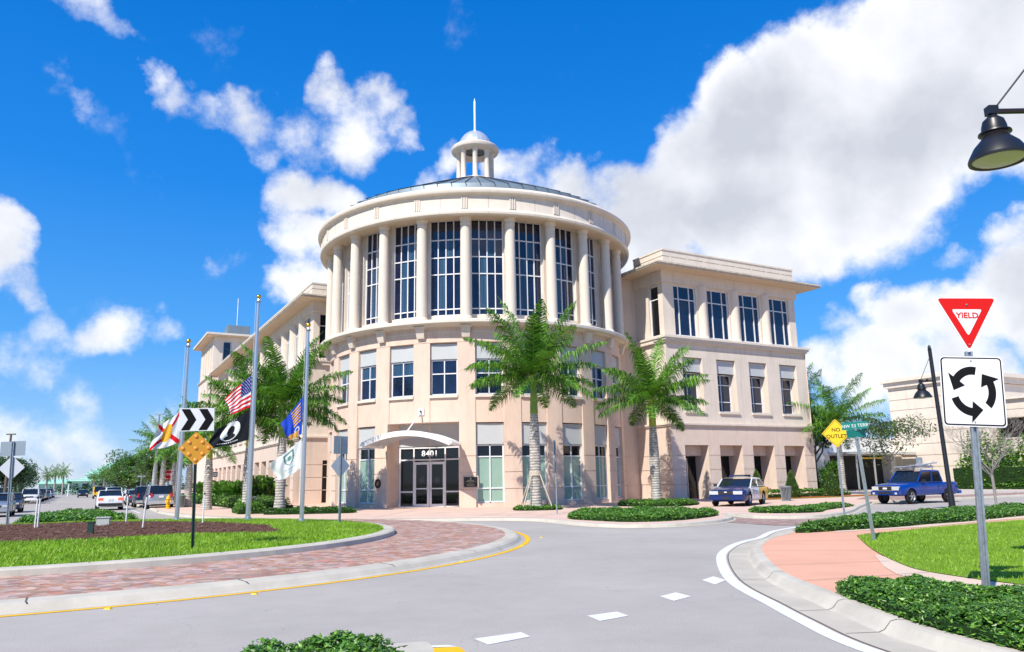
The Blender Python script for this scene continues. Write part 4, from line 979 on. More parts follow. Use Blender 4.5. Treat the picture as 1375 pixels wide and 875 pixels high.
def limbs(mb, base, h, spread, n, rnd, r0, tips, depth=2, lean=(0, 0)):
    top = Vector((base[0]+lean[0], base[1]+lean[1], base[2]+h*.42))
    mb.tube([base, (base[0]+lean[0]*.4, base[1]+lean[1]*.4, base[2]+h*.2), top], [r0, r0*.8, r0*.62], 8)
    def rec(p, d, L, r, k):
        q = p+d*L*.5+Vector((rnd.uniform(-.1, .1), rnd.uniform(-.1, .1), .06))*L; e = p+d*L
        mb.tube([p, q, e], [r, r*.8, r*.5], 5, caps=False); tips.append((e, L))
        if k > 0:
            for _ in range(3):
                dd = (d+Vector((rnd.uniform(-.75, .75), rnd.uniform(-.75, .75), rnd.uniform(-.2, .6)))).normalized(); rec(e, dd, L*rnd.uniform(.55, .75), r*.5, k-1)
    for i in range(n):
        a = 2*pi*i/n+rnd.uniform(-.4, .4); d = Vector((cos(a)*spread, sin(a)*spread, 1)).normalized(); rec(top-Vector((0, 0, rnd.uniform(0, h*.12))), d, h*rnd.uniform(.24, .34), r0*.45, depth)
def tree(name, label, loc, h, cr, nleaf, size, mats, seed, cat='tree', group=None, spread=.9, squash=.75, bark=None, r0=None, depth=1, nclump=16, trunk_share=.42):
    rnd = random.Random(seed); t = thing(name, label, cat, loc, rnd.uniform(0, 6), group)
    mb = MB(); tips = []; limbs(mb, (0, 0, 0), h*.95, spread, 5, rnd, r0 or h*.025, tips, depth); mb.build('trunk', bark or BARK, t)
    cs = []
    for i in range(nclump):
        a = rnd.uniform(0, 2*pi); q = sqrt(rnd.random())*cr*.72; zz = rnd.uniform(.42, .86)*h; k = 1-abs(zz/h-.60)*1.1
        cs.append((q*cos(a)*k, q*sin(a)*k, zz, cr*rnd.uniform(.26, .46)))
    for (e, L) in tips: cs.append((e.x, e.y, e.z, cr*.22))
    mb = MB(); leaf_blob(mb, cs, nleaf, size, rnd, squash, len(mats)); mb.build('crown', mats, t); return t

# ---- royal palms
def frond_set(mb, n, L, seed, e_hi=80, e_lo=-18, dens=52, wind=(0.0, 0.0), lw=.050):
    rnd = random.Random(seed)
    for i in range(n):
        f = i/(n-1); az = i*2.39996+rnd.uniform(-.25, .25); el = radians(e_hi+(e_lo-e_hi)*f**.85+rnd.uniform(-6, 6)); LL = L*rnd.uniform(.9, 1.06)*(.80+.22*sin(max(0, el)))
        p = Vector((0.06*cos(az), .06*sin(az), -.12*f)); h = Vector((cos(az), sin(az), 0)); seg = 14; pts = [p.copy()]; dirs = []
        bend = radians(rnd.uniform(42, 66))*(.40+.60*cos(el))
        for k in range(seg):
            t = (k+.5)/seg; e = el-bend*t**1.35; d = h*cos(e)+Vector((wind[0]*t*.35, wind[1]*t*.35, sin(e))); d.normalize(); p = p+d*(LL/seg); pts.append(p.copy()); dirs.append(d)
        dirs.append(dirs[-1])
        mb.tube(pts, [.034*(1-.85*k/seg) for k in range(seg+1)], 4, 2, caps=False)
        for j in range(dens):
            t = .10+.90*(j+.5)/dens; k = min(seg-1, int(t*seg)); q = pts[k].lerp(pts[k+1], t*seg-k); d = dirs[k]
            side = d.cross(Vector((0, 0, 1)));
            if side.length < .1: side = Vector((-h.y, h.x, 0))
            side.normalize(); upv = side.cross(d)
            ll = min(L, 4.6)*.225*(sin(pi*min(1, t*1.02+.06))**.55)*rnd.uniform(.8, 1.12)
            for sg in (-1, 1):
                pl = rnd.uniform(-.35, .5)
                v1 = (side*sg*1.0+d*rnd.uniform(.35, .7)+upv*pl).normalized(); v2 = (v1*.55+Vector((wind[0]*.4, wind[1]*.4, -.9-.45*rnd.random()))).normalized()
                m_ = q+v1*ll*.5; e_ = m_+v2*ll*.55; wv = d.cross(v1)*0+d*lw*.5
                mi = 1 if rnd.random() < (.62-.30*f) else 0
                mb.add([q-wv, q+wv, m_+wv, m_-wv, e_], [(0, 1, 2, 3), (3, 2, 4)], mi)
def palm(label, loc, th, sh, L, seed, r=.26, n=17, shaft=None, group='royal palms around the office building', lean=(0, 0), wind=(-.12, .0), dens=52, name='royal_palm', e_lo=-10):
    t = thing(name, label, 'palm tree', loc, random.Random(seed).uniform(0, 6), group)
    mb = MB(); prof = [(r*1.45, -.05), (r*1.25, .25), (r*1.02, .8), (r*.98, th*.25), (r*1.08, th*.5), (r*1.0, th*.75), (r*.80, th*.95), (r*.74, th)]
    q = []
    for i in range(len(prof)-1):
        for k in range(5): s = k/5; q.append((prof[i][0]*(1-s)+prof[i+1][0]*s+(.006 if k % 2 else -.004), prof[i][1]*(1-s)+prof[i+1][1]*s))
    q.append(prof[-1]); mb.lathe(q, 18)
    for k, v in enumerate(mb.v): f = max(0, v[2]/(th+sh)); mb.v[k] = (v[0]+lean[0]*f*f, v[1]+lean[1]*f*f, v[2])
    mb.build('trunk', PTRUNK, t, smooth=True)
    mb = MB(); mb.lathe([(r*.76, th-.01), (r*.80, th+.08), (r*.72, th+sh*.35), (r*.5, th+sh*.8), (r*.36, th+sh), (r*.2, th+sh+.25)], 14)
    f2 = 1.0
    for k, v in enumerate(mb.v): f = v[2]/(th+sh); mb.v[k] = (v[0]+lean[0]*f*f, v[1]+lean[1]*f*f, v[2])
    mb.build('crownshaft', shaft or SHAFTG, t, smooth=True)
    # wind is given in world terms; undo the palm's own turn
    a = -t.rotation_euler.z; w = (wind[0]*cos(a)-wind[1]*sin(a), wind[0]*sin(a)+wind[1]*cos(a))
    mb = MB(); frond_set(mb, n, L, seed, wind=w, dens=dens, e_lo=e_lo); o = mb.build('crown', [PALMD, PALML, SHAFTG], t); o.location = (lean[0], lean[1], th+sh*.93)
    return t
p1 = palm('royal palm held by wooden stakes in front of the round entrance wall', (1.13, 42.51, .03), 5.15, 2.1, 5.2, 11, r=.28, n=29, shaft=SHAFTG, dens=96, wind=(-.25, .1), e_lo=-4)
p2 = palm('royal palm with a bright yellow crownshaft by the right wing corner', (8.78, 48.76, .03), 4.75, 1.75, 4.8, 21, r=.29, n=27, shaft=SHAFTY, dens=90, wind=(.1, .1), e_lo=-6)
p3 = palm('royal palm with a green crownshaft behind the right hand flagpole', (-13.16, 43.87, .03), 4.2, 1.9, 5.0, 31, r=.27, n=28, shaft=SHAFTG, dens=90, wind=(-.1, 0), e_lo=-6)
p4 = palm('royal palm with a yellow crownshaft right behind the tall middle flagpole', (-15.3, 44.67, .03), 3.75, 1.6, 4.5, 41, r=.24, n=24, dens=74, shaft=SHAFTY, wind=(-.2, 0))
p5 = palm('royal palm beside the one way sign on the left sidewalk', (-20.94, 53.28, .03), 3.4, 1.4, 3.9, 51, r=.27, n=16, shaft=SHAFTY)
p6 = palm('royal palm behind the yellow fire hydrant', (-25.4, 60.84, .03), 3.3, 1.4, 3.6, 61, r=.26, n=15, dens=44)
p7 = palm('royal palm between the hydrant and the parked silver car', (-29.74, 68.04, .03), 3.7, 1.6, 3.8, 71, r=.25, n=15, dens=44)
palm('royal palm fourth from the hydrant down the left street', B(-19.4, 30, .03), 4.1, 1.7, 3.8, 72, r=.24, n=14, dens=40)
palm('farthest royal palm in the row along the left street', B(-19.4, 39, .03), 4.2, 1.7, 3.7, 73, r=.24, n=14, dens=36)
palm('royal palm standing before the garage entrance', B(26.6, -11.6, .03), 3.9, 1.9, 4.9, 81, r=.24, n=22, dens=64, wind=(.1, 0))
palm('dark royal palm half hidden behind the right wing', B(29.4, -5.6, .03), 5.6, 1.7, 5.2, 91, r=.24, n=24, dens=60, e_lo=-40)
tree('shaded_fill_tree', 'dense added tree, leaves coloured dark for shade, filling the gap behind the right wing and palm', B(34.5, -2.6, .03), 8.6, 3.6, 9000, .16, [LEAFD, CORE, GREYG], 77, nclump=16)  # added stand-in for a shaded palm clump; dark leaf colours hold the shade
# wooden stakes bracing the first palm
st = thing('palm_brace', 'pale wooden stakes bracing the palm by the entrance', 'tree brace', (1.13, 42.51, .03), .5)
for k in range(4):
    a = k*pi/2-1.2; mb = MB(); mb.tube([(1.15*cos(a), 1.15*sin(a), 0), (.28*cos(a), .28*sin(a), 1.95)], .035, 6); mb.build('stake', WOOD, st)
mb = MB(); mb.lathe([(.30, 1.8), (.34, 1.8), (.34, 2.05), (.30, 2.05)], 16); mb.build('collar', WOOD, st)

# ---- leafy ground cover and hedges
def cover(name, label, poly, h, leaf, dens, seed, cat='hedge', group=None, mats=None, z0=.03, edge=.22, bloom=0.0):
    rnd = random.Random(seed); mats = mats or [LEAFD, LEAFM, LEAFL]; t = thing(name, label, cat, (0, 0, 0), 0, group)
    xs = [p[0] for p in poly]; ys = [p[1] for p in poly]; A = area(poly)
    n3 = lambda x, y, s: noise.noise(Vector((x*s, y*s, seed*1.7)))
    def edist(x, y):
        m = 9
        for i in range(len(poly)):
            ax, ay = poly[i]; bx_, by = poly[(i+1) % len(poly)]; dx, dy = bx_-ax, by-ay; L2 = dx*dx+dy*dy+1e-9; t_ = max(0, min(1, ((x-ax)*dx+(y-ay)*dy)/L2)); m = min(m, hypot(x-ax-dx*t_, y-ay-dy*t_))
        return m
    def H(x, y, e): return h*(.76+.34*n3(x, y, 1.1)+.30*n3(x, y, 3.7)+.14*n3(x, y, 9))*min(1, (.35+.65*sqrt(max(0, e)/edge)))
    mb = MB(); N_ = int(A*dens); tries = 0; k = 0
    while k < N_ and tries < N_*12:
        tries += 1; x, y = rnd.uniform(min(xs), max(xs)), rnd.uniform(min(ys), max(ys))
        if not inside((x, y), poly): continue
        e = edist(x, y)
        k += 1; top = H(x, y, e)
        z = z0+top*(1-abs(rnd.gauss(0, .13))) if e > edge*.8 else z0+top*rnd.uniform(.12, 1.0)
        if e < edge*.8: x += rnd.uniform(-.06, .06); y += rnd.uniform(-.06, .06)
        d = Vector((rnd.gauss(0, 1), rnd.gauss(0, 1), rnd.uniform(-.15, .75))).normalized(); e_ = d.cross(Vector((rnd.gauss(0, .45), rnd.gauss(0, .45), 1))).normalized(); s = leaf*rnd.uniform(.65, 1.25); nn = d.cross(e_)*s*.18
        p = Vector((x, y, z)); mb.add([p-d*s*.9, p+e_*s*.46+nn, p+d*s, p-e_*s*.46+nn], [(0, 1, 2), (0, 2, 3)], rnd.choices((0, 1, 2), weights=(4, 5, 2.2))[0])
    mb.build('leaves', mats, t)
    mb = MB(); cxx, cyy = sum(xs)/len(xs), sum(ys)/len(ys)
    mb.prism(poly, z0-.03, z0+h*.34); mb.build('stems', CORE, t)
    return t
H4 = catmull([(4.24, 10.55), (4.20, 9.48), (4.19, 8.31), (4.40, 7.15), (4.74, 5.8), (5.6, 4.6), (7.2, 5.0), (6.9, 7.6), (6.4, 8.9), (6.0, 9.7), (5.5, 10.3), (5.0, 10.8), (4.55, 11.05)], True, 3)
cover('hedge', 'glossy leafy hedge under the yield sign', H4, .24, .034, 4000, 1, group='low hedges', mats=[LEAFD, LEAFM, LEAFL], z0=.05, edge=.22)
H3 = catmull([(7.64, 21.65), (9.14, 22.2), (11.2, 23.2), (12.6, 24.2), (14.5, 25.3), (18.0, 27.9), (22, 30.4), (34, 37.5), (40, 41.5), (39, 43.3), (33, 40.0), (22.4, 34.0), (18.3, 31.6), (13.2, 28.0), (10.7, 25.9), (8.95, 23.9)], True, 3)
cover('hedge', 'long low hedge between the salmon path and the right street', H3, .28, .050, 950, 2, group='low hedges', z0=.05)
cover('hedge', 'wide low hedge at the kerb under the yellow shafted palm', catmull([(2.15, 32.2), (3.1, 30.0), (4.31, 28.7), (6.2, 29.4), (8.3, 32.4), (8.36, 35.2), (5.98, 37.0), (3.2, 36.6)], True, 3), .29, .062, 620, 3, group='low hedges')
cover('hedge', 'small hedge clump round the foot of the yellow shafted palm', catmull([(6.4, 44.6), (9.0, 43.4), (10.9, 46.6), (10.0, 49.6), (7.4, 50.2), (6.2, 47.4)], True, 3), .32, .07, 480, 4, group='low hedges')
cover('hedge', 'low hedge island in front of the trash can and cypress cones', catmull([(10.35, 34.5), (11.3, 33.3), (13.0, 33.7), (14.1, 35.7), (17.0, 39.6), (16.4, 40.3), (13.2, 37.3), (11.2, 36.9)], True, 3), .22, .06, 620, 5, group='low hedges')
cover('hedge', 'ring of low plants round the staked palm', catmull([(0.1, 41.5), (1.1, 41.1), (2.3, 41.6), (2.5, 42.7), (1.9, 43.6), (.5, 43.7), (-.1, 42.8)], True, 3), .27, .06, 600, 6, group='low hedges')
cover('hedge', 'curved low hedge on the street median beyond the mulch bed', MED, .46, .085, 330, 7, group='low hedges')
cover('hedge', 'leafy hedge at the bottom edge of the photo on the splitter island', catmull([(-.98, 6.95), (-1.3, 7.1), (-1.75, 7.08), (-2.1, 6.8), (-2.35, 6.2), (-2.6, 5.3), (-2.2, 4.9), (-1.3, 5.1), (-.95, 6.1)], True, 4), .33, .034, 3800, 8, group='low hedges', z0=.03, edge=.2)
# clipped hedges and bed by the right wing
cover('hedge', 'clipped hedge along the right wing behind the cypress cones', [B(*p)[:2] for p in ((14.3, -11.4), (26, -11.4), (26, -12.7), (14.3, -12.7))], .62, .09, 330, 9, group='low hedges')
cover('hedge', 'tall clipped hedge just past the end of the right wing', [B(*p)[:2] for p in ((25.6, -9.8), (27.6, -9.8), (27.6, -11.2), (25.6, -11.2))], 3.0, .10, 1500, 10, cat='hedge', mats=[LEAFD, LEAFM, LEAFL])
sheet('red_mulch_bed', [B(*p)[:2] for p in ((13.6, -13.2), (27.5, -13.2), (28.5, -15.2), (13.6, -15.0))], .045, REDMULCH)
sheet('bed_edge_grass', [B(*p)[:2] for p in ((12.9, -15.0), (28.5, -15.2), (28.5, -15.9), (12.9, -15.7))], .049, TURF)
def cone(label, loc, h, r, seed):
    t = thing('cypress_cone', label, 'shrub', loc, 0, 'cone shaped shrubs by the right wing'); rnd = random.Random(seed); mb = MB()
    for i in range(2600):
        z = h*(1-sqrt(rnd.random()))*1.0; q = z/h; rad = r*(1-q)**.8*min(1, .75+q*2)*rnd.uniform(.88, 1.03); a = rnd.uniform(0, 2*pi); p = Vector((rad*cos(a), rad*sin(a), z+.03))
        d = Vector((cos(a)*.5+rnd.gauss(0, .4), sin(a)*.5+rnd.gauss(0, .4), rnd.uniform(.1, 1))).normalized(); e = d.cross(Vector((rnd.gauss(0, 1), rnd.gauss(0, 1), rnd.gauss(0, 1)))).normalized(); s = rnd.uniform(.05, .09)
        mb.add([p-d*s, p+e*s*.5, p+d*s, p-e*s*.5], [(0, 1, 2, 3)], rnd.choices((0, 1), weights=(3, 1))[0])
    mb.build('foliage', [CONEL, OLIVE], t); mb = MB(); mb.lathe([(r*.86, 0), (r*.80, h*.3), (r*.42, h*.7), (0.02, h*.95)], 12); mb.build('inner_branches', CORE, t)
cone('left cone shaped shrub behind the painted police car', (17.37, 56.18, .03), 2.05, .66, 1)
cone('cone shaped shrub right behind the trash can', (20.0, 56.6, .03), 1.95, .62, 2)
cone('right cone shaped shrub at the end of the right wing', (23.6, 58.4, .03), 2.1, .66, 3)
# left of the rotunda
cover('hedge', 'dark low ground cover at the foot of the green shafted palm', catmull([B(*p)[:2] for p in ((-17.6, -10.2), (-15.2, -11.4), (-13.6, -12.0), (-13.2, -10.8), (-15.4, -9.2), (-17.2, -8.8))], True, 3), .36, .08, 380, 12, group='low hedges', mats=[LEAFD, LEAFD, LEAFM])
cover('hedge', 'square clipped hedge behind the tall middle flagpole', [B(*p)[:2] for p in ((-18.7, -8.0), (-17.2, -8.2), (-17.0, -4.6), (-18.5, -4.6))], .75, .085, 520, 13, group='low hedges', mats=[LEAFD, LEAFM, LEAFL])
cover('hedge', 'yellow green hedge row beside the one way sign', [B(*p)[:2] for p in ((-17.0, -3.2), (-14.6, -3.2), (-15.0, 14.5), (-17.0, 14.5))], .85, .10, 300, 14, group='low hedges', mats=[OLIVE, LEAFM, LEAFL])
cover('hedge', 'low green hedge row under the far palms of the left street', [B(*p)[:2] for p in ((-17.0, 16.5), (-14.8, 16.5), (-15.0, 45), (-17.0, 45))], .8, .14, 120, 15, group='low hedges')
def shrub(label, loc, h, seed, n=150, mats=(0, 1), yel=False):
    """tropical shrub of long arching leaves"""
    t = thing('tropical_shrub', label, 'shrub', loc, 0, 'tropical shrubs along the left wing'); rnd = random.Random(seed); mb = MB()
    for i in range(n):
        a = rnd.uniform(0, 2*pi); el = rnd.uniform(.3, 1.4); L = h*rnd.uniform(.45, .62); b0 = Vector((rnd.gauss(0, .35), rnd.gauss(0, .35), rnd.uniform(.1, .5)*h)); d = Vector((cos(a)*cos(el), sin(a)*cos(el), sin(el))); s = Vector((-sin(a), cos(a), 0))*rnd.uniform(.05, .12)
        m_ = b0+d*L*.6; e = m_+(d*.6+Vector((0, 0, -.55)))*L*.5; mb.add([b0, m_-s, e, m_+s], [(0, 1, 2), (0, 2, 3)], rnd.choices((0, 1, 2), weights=(4, 4, 1))[0])
    mb.build('foliage', [LEAFM, OLIVE if yel else LEAFM, LEAFL], t)
    mb = MB()
    for i in range(5): a = rnd.uniform(0, 6.28); mb.tube([(rnd.gauss(0, .15), rnd.gauss(0, .15), 0), (.4*cos(a), .4*sin(a), h*.55)], [.04, .02], 5)
    mb.build('stem', BARK, t)
shrub('spiky tropical shrub right behind the green shafted palm', B(-14.4, 7.5, .03), 2.8, 1, 700, yel=True)
shrub('bushy shrub next along the left wing from the spiky one', B(-14.2, 16, .03), 2.5, 2, 700)
shrub('second bushy shrub along the left wing from the spiky one', B(-14.2, 20, .03), 2.4, 3, 600)
shrub('third bushy shrub along the left wing, by the one way sign', B(-14.2, 25, .03), 2.5, 4, 600)
shrub('olive shrub along the left wing beyond the one way sign', B(-14.4, 31, .03), 2.7, 5, 260, yel=True)
shrub('far shrub along the left wing near the stop sign', B(-14.2, 38, .03), 2.8, 6, 240)
# trees on the right
tree('small_tree', 'airy young tree with sparse leaves behind the blue pickup', B(29.4, -14.0, .03), 6.6, 3.5, 4200, .12, [OLIVE, GREYG, LEAFM], 5, spread=1.0, bark=BARKG, r0=.10, depth=2, nclump=10)
def bare_tree(label, loc, h, seed, r0):
    t = thing('bare_tree', label, 'tree', loc, 1.0); rnd = random.Random(seed); mb = MB(); mb2 = MB()
    def rec(m, p, d, L, r, k):
        q = p+d*L*.5+Vector((rnd.gauss(0, .05), rnd.gauss(0, .05), rnd.gauss(0, .03)))*L; e = p+d*L; m.tube([p, q, e], [r, r*.85, r*.6], 4, caps=False)
        if k:
            for _ in range(rnd.choice((2, 3, 3))): rec(mb2, e, (d+Vector((rnd.uniform(-.8, .8), rnd.uniform(-.8, .8), rnd.uniform(-.25, .5)))).normalized(), L*rnd.uniform(.6, .8), r*.58, k-1)
    mb.tube([(0, 0, 0), (.02, .02, h*.14), (0, .03, h*.30)], [r0, r0*.85, r0*.75], 8); mb.build('trunk', BARKG, t)
    for i in range(6):
        a = i*1.05+rnd.uniform(-.3, .3); rec(mb2, Vector((0, .03, h*(.24+.012*i))), Vector((cos(a)*.75, sin(a)*.75, 1)).normalized(), h*.22, r0*.5, 5)
    mb2.build('branches', BARKG, t)
bare_tree('leafless pale tree right of the roundabout sign post', (22.6, 37.0, .05), 5.0, 3, .06)
bare_tree('leafless pale tree in front of the garage wall joints', B(33.5, -19.5, .03), 5.6, 8, .06)
cover('hedge', 'tall dense green hedge against the garage at the right edge', [B(*p)[:2] for p in ((47.0, -8.2), (49.6, -8.2), (49.6, -42), (47.0, -42))], 5.8, .20, 260, 16, edge=1.2)
cover('hedge', 'low hedge strip along the foot of the garage wall', [B(*p)[:2] for p in ((47.4, -.6), (49.4, -.6), (46.6, -40), (44.8, -40))], .7, .14, 130, 17, group='low hedges')
# left street trees
spots = [(-38, 66, 6.6, 4.2), (-37.5, 82, 6.6, 4.4), (-37.2, 100, 7.0, 4.6), (-37.4, 121, 7.4, 4.6), (-38.4, 148, 7.4, 5.0), (-39, 176, 7, 5)]
lab = ['nearest leafy tree at the left edge of the photo', 'second leafy tree along the far left kerb', 'third leafy tree along the far left kerb, over the parked cars', 'fourth leafy tree along the far left kerb', 'fifth leafy tree along the far left kerb', 'last leafy tree of the far left kerb before the fan palms']
for i, (a, b, h, c) in enumerate(spots): tree('street_tree', lab[i], B(a, b, .03), h, c, 5000, .26, [GREYG, LEAFD, OLIVE], 100+i, group='leafy trees on the left kerb', nclump=16)
lab = ['round green tree past the left wing, nearest of its row', 'second green tree past the left wing', 'third green tree past the left wing', 'broad bright green tree at the street end', 'farther bright green tree at the street end', 'small grey green tree before the street end', 'last green tree of the right hand row']
for i, (a, b, h, c) in enumerate([(-15, 84, 8.2, 5), (-14, 100, 8.6, 5.4), (-15, 122, 8.8, 5.6), (-13, 146, 10.6, 7.5), (-15, 175, 11.4, 8), (-17.5, 128, 5.6, 3.6), (-17, 206, 8.2, 6)]):
    tree('street_tree', lab[i], B(a, b, .03), h, c, 7000, .30, [GREYG, LEAFM, OLIVE] if i in (0, 1, 5, 6) else [LEAFD, LEAFM, OLIVE], 130+i, group='leafy trees beyond the left wing', nclump=18)
lab = ['fan palm left of the mint house, nearest the trees', 'second fan palm left of the mint house', 'third fan palm left of the mint house', 'small palm in front of the mint house', 'palm right of the mint roof']
for i, (px, D, th) in enumerate(((62, 235, 5.5), (73, 245, 6.2), (84, 240, 6.4), (126, 250, 5.0), (139, 245, 5.4))):
    d = pix_dir(px, 655); q = Vector((d.x, d.y)).normalized()*D
    palm(lab[i], (q.x, q.y, 0), th*.88, .5, 3.0, 200+i, r=.22, n=22, dens=26, group='palms at the street end', name='fan_palm', e_lo=-50)
def treeline():
    rnd = random.Random(9); mb = MB()
    for i in range(260):
        t = i/259; x = -420+t*520; y = 350+rnd.uniform(-15, 15)+abs(x+150)*.05
        if rnd.random() < .05: continue
        h = rnd.uniform(3.5, 6.5); leaf_blob(mb, [(x, y, h*.5, h*.55)], 46, .7, rnd, 1.0, 3)
    # dense dark clumps where the street ends
    for i in range(30):
        d = pix_dir(70+i*5, 656); q = Vector((d.x, d.y)).normalized()*(255+rnd.uniform(-6, 10)); h = rnd.uniform(2.5, 4.6); leaf_blob(mb, [(q.x, q.y, h*.45, h*.5)], 70, .4, rnd, 1.0, 3)
    tag(mb.build('distant_treeline', [LEAFD, CORE, GREYG]), 'dark far line of trees along the horizon', 'treeline', kind='stuff')
treeline()

# ---- grass blades where the lawn is near enough to show them
def blades(name, label, region, n, seed, zf, hgt=.06, w=.009, cx=0, cy=0):
    rnd = random.Random(seed); mb = MB(); x0, x1, y0, y1, test = region; k = 0
    while k < n:
        x, y = rnd.uniform(x0, x1), rnd.uniform(y0, y1)
        if not test(x, y): k += .15; continue
        k += 1; z = zf(x, y); a = rnd.uniform(0, pi); h = hgt*rnd.uniform(.5, 1.25)*(1+.35*noise.noise(Vector((x*1.3, y*1.3, 0)))); ww = w*rnd.uniform(.7, 1.5); dx, dy = cos(a)*ww, sin(a)*ww; lx, ly = rnd.gauss(0, .4)*h, rnd.gauss(0, .4)*h
        mb.add([(x-dx, y-dy, z), (x+dx, y+dy, z), (x+lx, y+ly, z+h)], [(0, 1, 2)], 1 if rnd.random() < .3 else 0)
    tag(mb.build(name, [BLADE, BLADE2]), label, 'grass', kind='stuff')
def on_island(x, y):
    r = hypot(x-CI[0], y-CI[1]); return r < 9.58 and not inside((x, y), MUL)
blades('island_grass', 'bright green turf ring on the roundabout island', (-23.3, -3.9, 13.4, 32.7, on_island), 130000, 5, lambda x, y: mound(x, y)-.005, hgt=.07, w=.012)
blades('lawn_grass', 'bright green lawn beside the salmon path', (6.4, 26, 5, 30, lambda x, y: inside((x, y), LAWN)), 120000, 6, lambda x, y: .058, hgt=.05, w=.008)

# ================================================================== VEHICLES  (x forward, y to the left)
def interp(tab, x):
    for i in range(len(tab)-1):
        if tab[i][0] <= x <= tab[i+1][0]:
            a, b = tab[i], tab[i+1]; t = (x-a[0])/(b[0]-a[0]+1e-9); t = t*t*(3-2*t) if (len(a) > 2 and a[2]) else t; return a[1]+(b[1]-a[1])*t
    return tab[0][1] if x < tab[0][0] else tab[-1][1]
def fixn(me, sharp=None):
    b = bmesh.new(); b.from_mesh(me); bmesh.ops.remove_doubles(b, verts=b.verts, dist=1e-5); bmesh.ops.recalc_face_normals(b, faces=b.faces); b.to_mesh(me); b.free()
    if sharp: me.polygons.foreach_set('use_smooth', [True]*len(me.polygons)); me.set_sharp_from_angle(angle=radians(sharp))
    me.update()
def vehicle(name, label, cat, loc, head, L=4.8, W=1.85, belt=.95, top=1.42, clear=.24, wb=2.8, foh=.95, wr=.33, prof=None, cab=None, paint=None, kind='sedan', two_tone=None, group=None, plate=True, roofmat=None, scale=1.0, cut=True):
    """prof: (x, z) line of bonnet and boot tops; cab: belt and roof corners (xf_belt, xf_roof, xr_roof, xr_belt)"""
    t = thing(name, label, cat, loc, head, group); t.scale = (scale,)*3
    mats = paint if isinstance(paint, list) else [paint]
    xs = [-L/2+L*i/46 for i in range(47)]
    plan = lambda x: W/2*(1-.10*max(0, (abs(x)-L*.40)/(L*.10))**2*1.4)
    mb = MB(); ring_n = 0
    for x in xs:
        w = plan(x); zt = interp(prof, x); e = abs(x)-(L/2-.35); zb = clear+(max(0, e)*.28); k = 1-.02*max(0, e)
        sec = [(.0, zb), (w*.88, zb), (w*.975, zb+.10), (w*1.0, zb+(zt-zb)*.45), (w*.985, zb+(zt-zb)*.72), (w*.945, zt-.085), (w*.865, zt-.025), (w*.66, zt+.012), (0, zt+.03)]
        pts = [(x, y, z) for y, z in sec] + [(x, -y, z) for y, z in sec[-2:0:-1]]; ring_n = len(pts); mb.v.extend(pts)
    def mi_at(x, j): return two_tone(x, j) if two_tone else 0
    for i in range(len(xs)-1):
        for j in range(ring_n):
            j2 = (j+1) % ring_n; mb.f.append([i*ring_n+j, (i+1)*ring_n+j, (i+1)*ring_n+j2, i*ring_n+j2]); mb.m.append(mi_at((xs[i]+xs[i+1])/2, j))
    mb.f.append(list(range(ring_n))); mb.m.append(mi_at(xs[0], 0)); mb.f.append(list(range((len(xs)-1)*ring_n, len(xs)*ring_n))[::-1]); mb.m.append(mi_at(xs[-1], 0))
    body = mb.build('body', mats, t); fixn(body.data, 32)
    fx, rx = L/2-foh, L/2-foh-wb
    if cut:
        cm_ = MB()
        for x in (fx, rx):
            for s in (-1, 1):
                n = 24; y0, y1 = s*(W/2-.30), s*(W/2+.2); r = wr+.065; o = []
                vs = [(x+r*cos(2*pi*k/n), y, wr+r*sin(2*pi*k/n)) for y in (y0, y1) for k in range(n)]
                fs = [[k, (k+1) % n, n+(k+1) % n, n+k] for k in range(n)]+[list(range(n))[::-1], [n+k for k in range(n)]]
                if s < 0: fs = [f[::-1] for f in fs]
                cm_.add(vs, fs)
        if kind == 'pickup':
            cm_.box(((rx-foh_r(L, foh, wb)/2+.18), 0, belt+.1), (1.45+foh_r(L, foh, wb)*.3, W-.26, .9))
        co = cm_.build('cutter', BLACKP); fixn(co.data); co.location = t.location; co.rotation_euler = t.rotation_euler; co.scale = t.scale
        md = body.modifiers.new('arches', 'BOOLEAN'); md.object = co; md.operation = 'DIFFERENCE'; md.solver = 'EXACT'
        bpy.context.view_layer.update(); me = bpy.data.meshes.new_from_object(body.evaluated_get(bpy.context.evaluated_depsgraph_get()))
        body.modifiers.clear(); old = body.data
        while len(me.materials) > len(mats): me.materials.pop(index=len(me.materials)-1)
        body.data = me; me.name = 'body'; bpy.data.objects.remove(co); bpy.data.meshes.remove(old)
        if len(mats) == 1:
            for p in me.polygons: p.material_index = 0
    # greenhouse
    xa, xb, xc, xd = cab; wbelt = W/2*.94; wr_ = W/2*.80; zb = belt-.01
    g = MB(); P = [(xa, wbelt*.93, zb), (xb, wr_, top-.05), (xc, wr_, top-.06), (xd, wbelt*.93, zb)]
    vs = P+[(x, -y, z) for x, y, z in P]
    g.add(vs, [(0, 1, 2, 3), (7, 6, 5, 4)]); glo = g.build('side_window', CARGLASS, t)
    g = MB(); g.add([vs[0], vs[4], vs[5], vs[1]], [(0, 1, 2, 3)]); g.build('windscreen', CARGLASS, t)
    g = MB(); g.add([vs[3], vs[2], vs[6], vs[7]], [(0, 1, 2, 3)]); g.build('rear_window', CARGLASS, t)
    rm = roofmat or mats[0]
    r = MB(); xm = (xb+xc)/2; n = 8
    for i in range(n+1):
        x = xc+(xb-xc)*i/n+(0.06 if i == n else -.06 if i == 0 else 0); cr = .045*(1-((x-xm)/((xb-xc)/2+.1))**2)
        r.v += [(x, -wr_-.025, top-.07), (x, -wr_*.95, top-.015+cr*.6), (x, 0, top+cr*.9), (x, wr_*.95, top-.015+cr*.6), (x, wr_+.025, top-.07)]
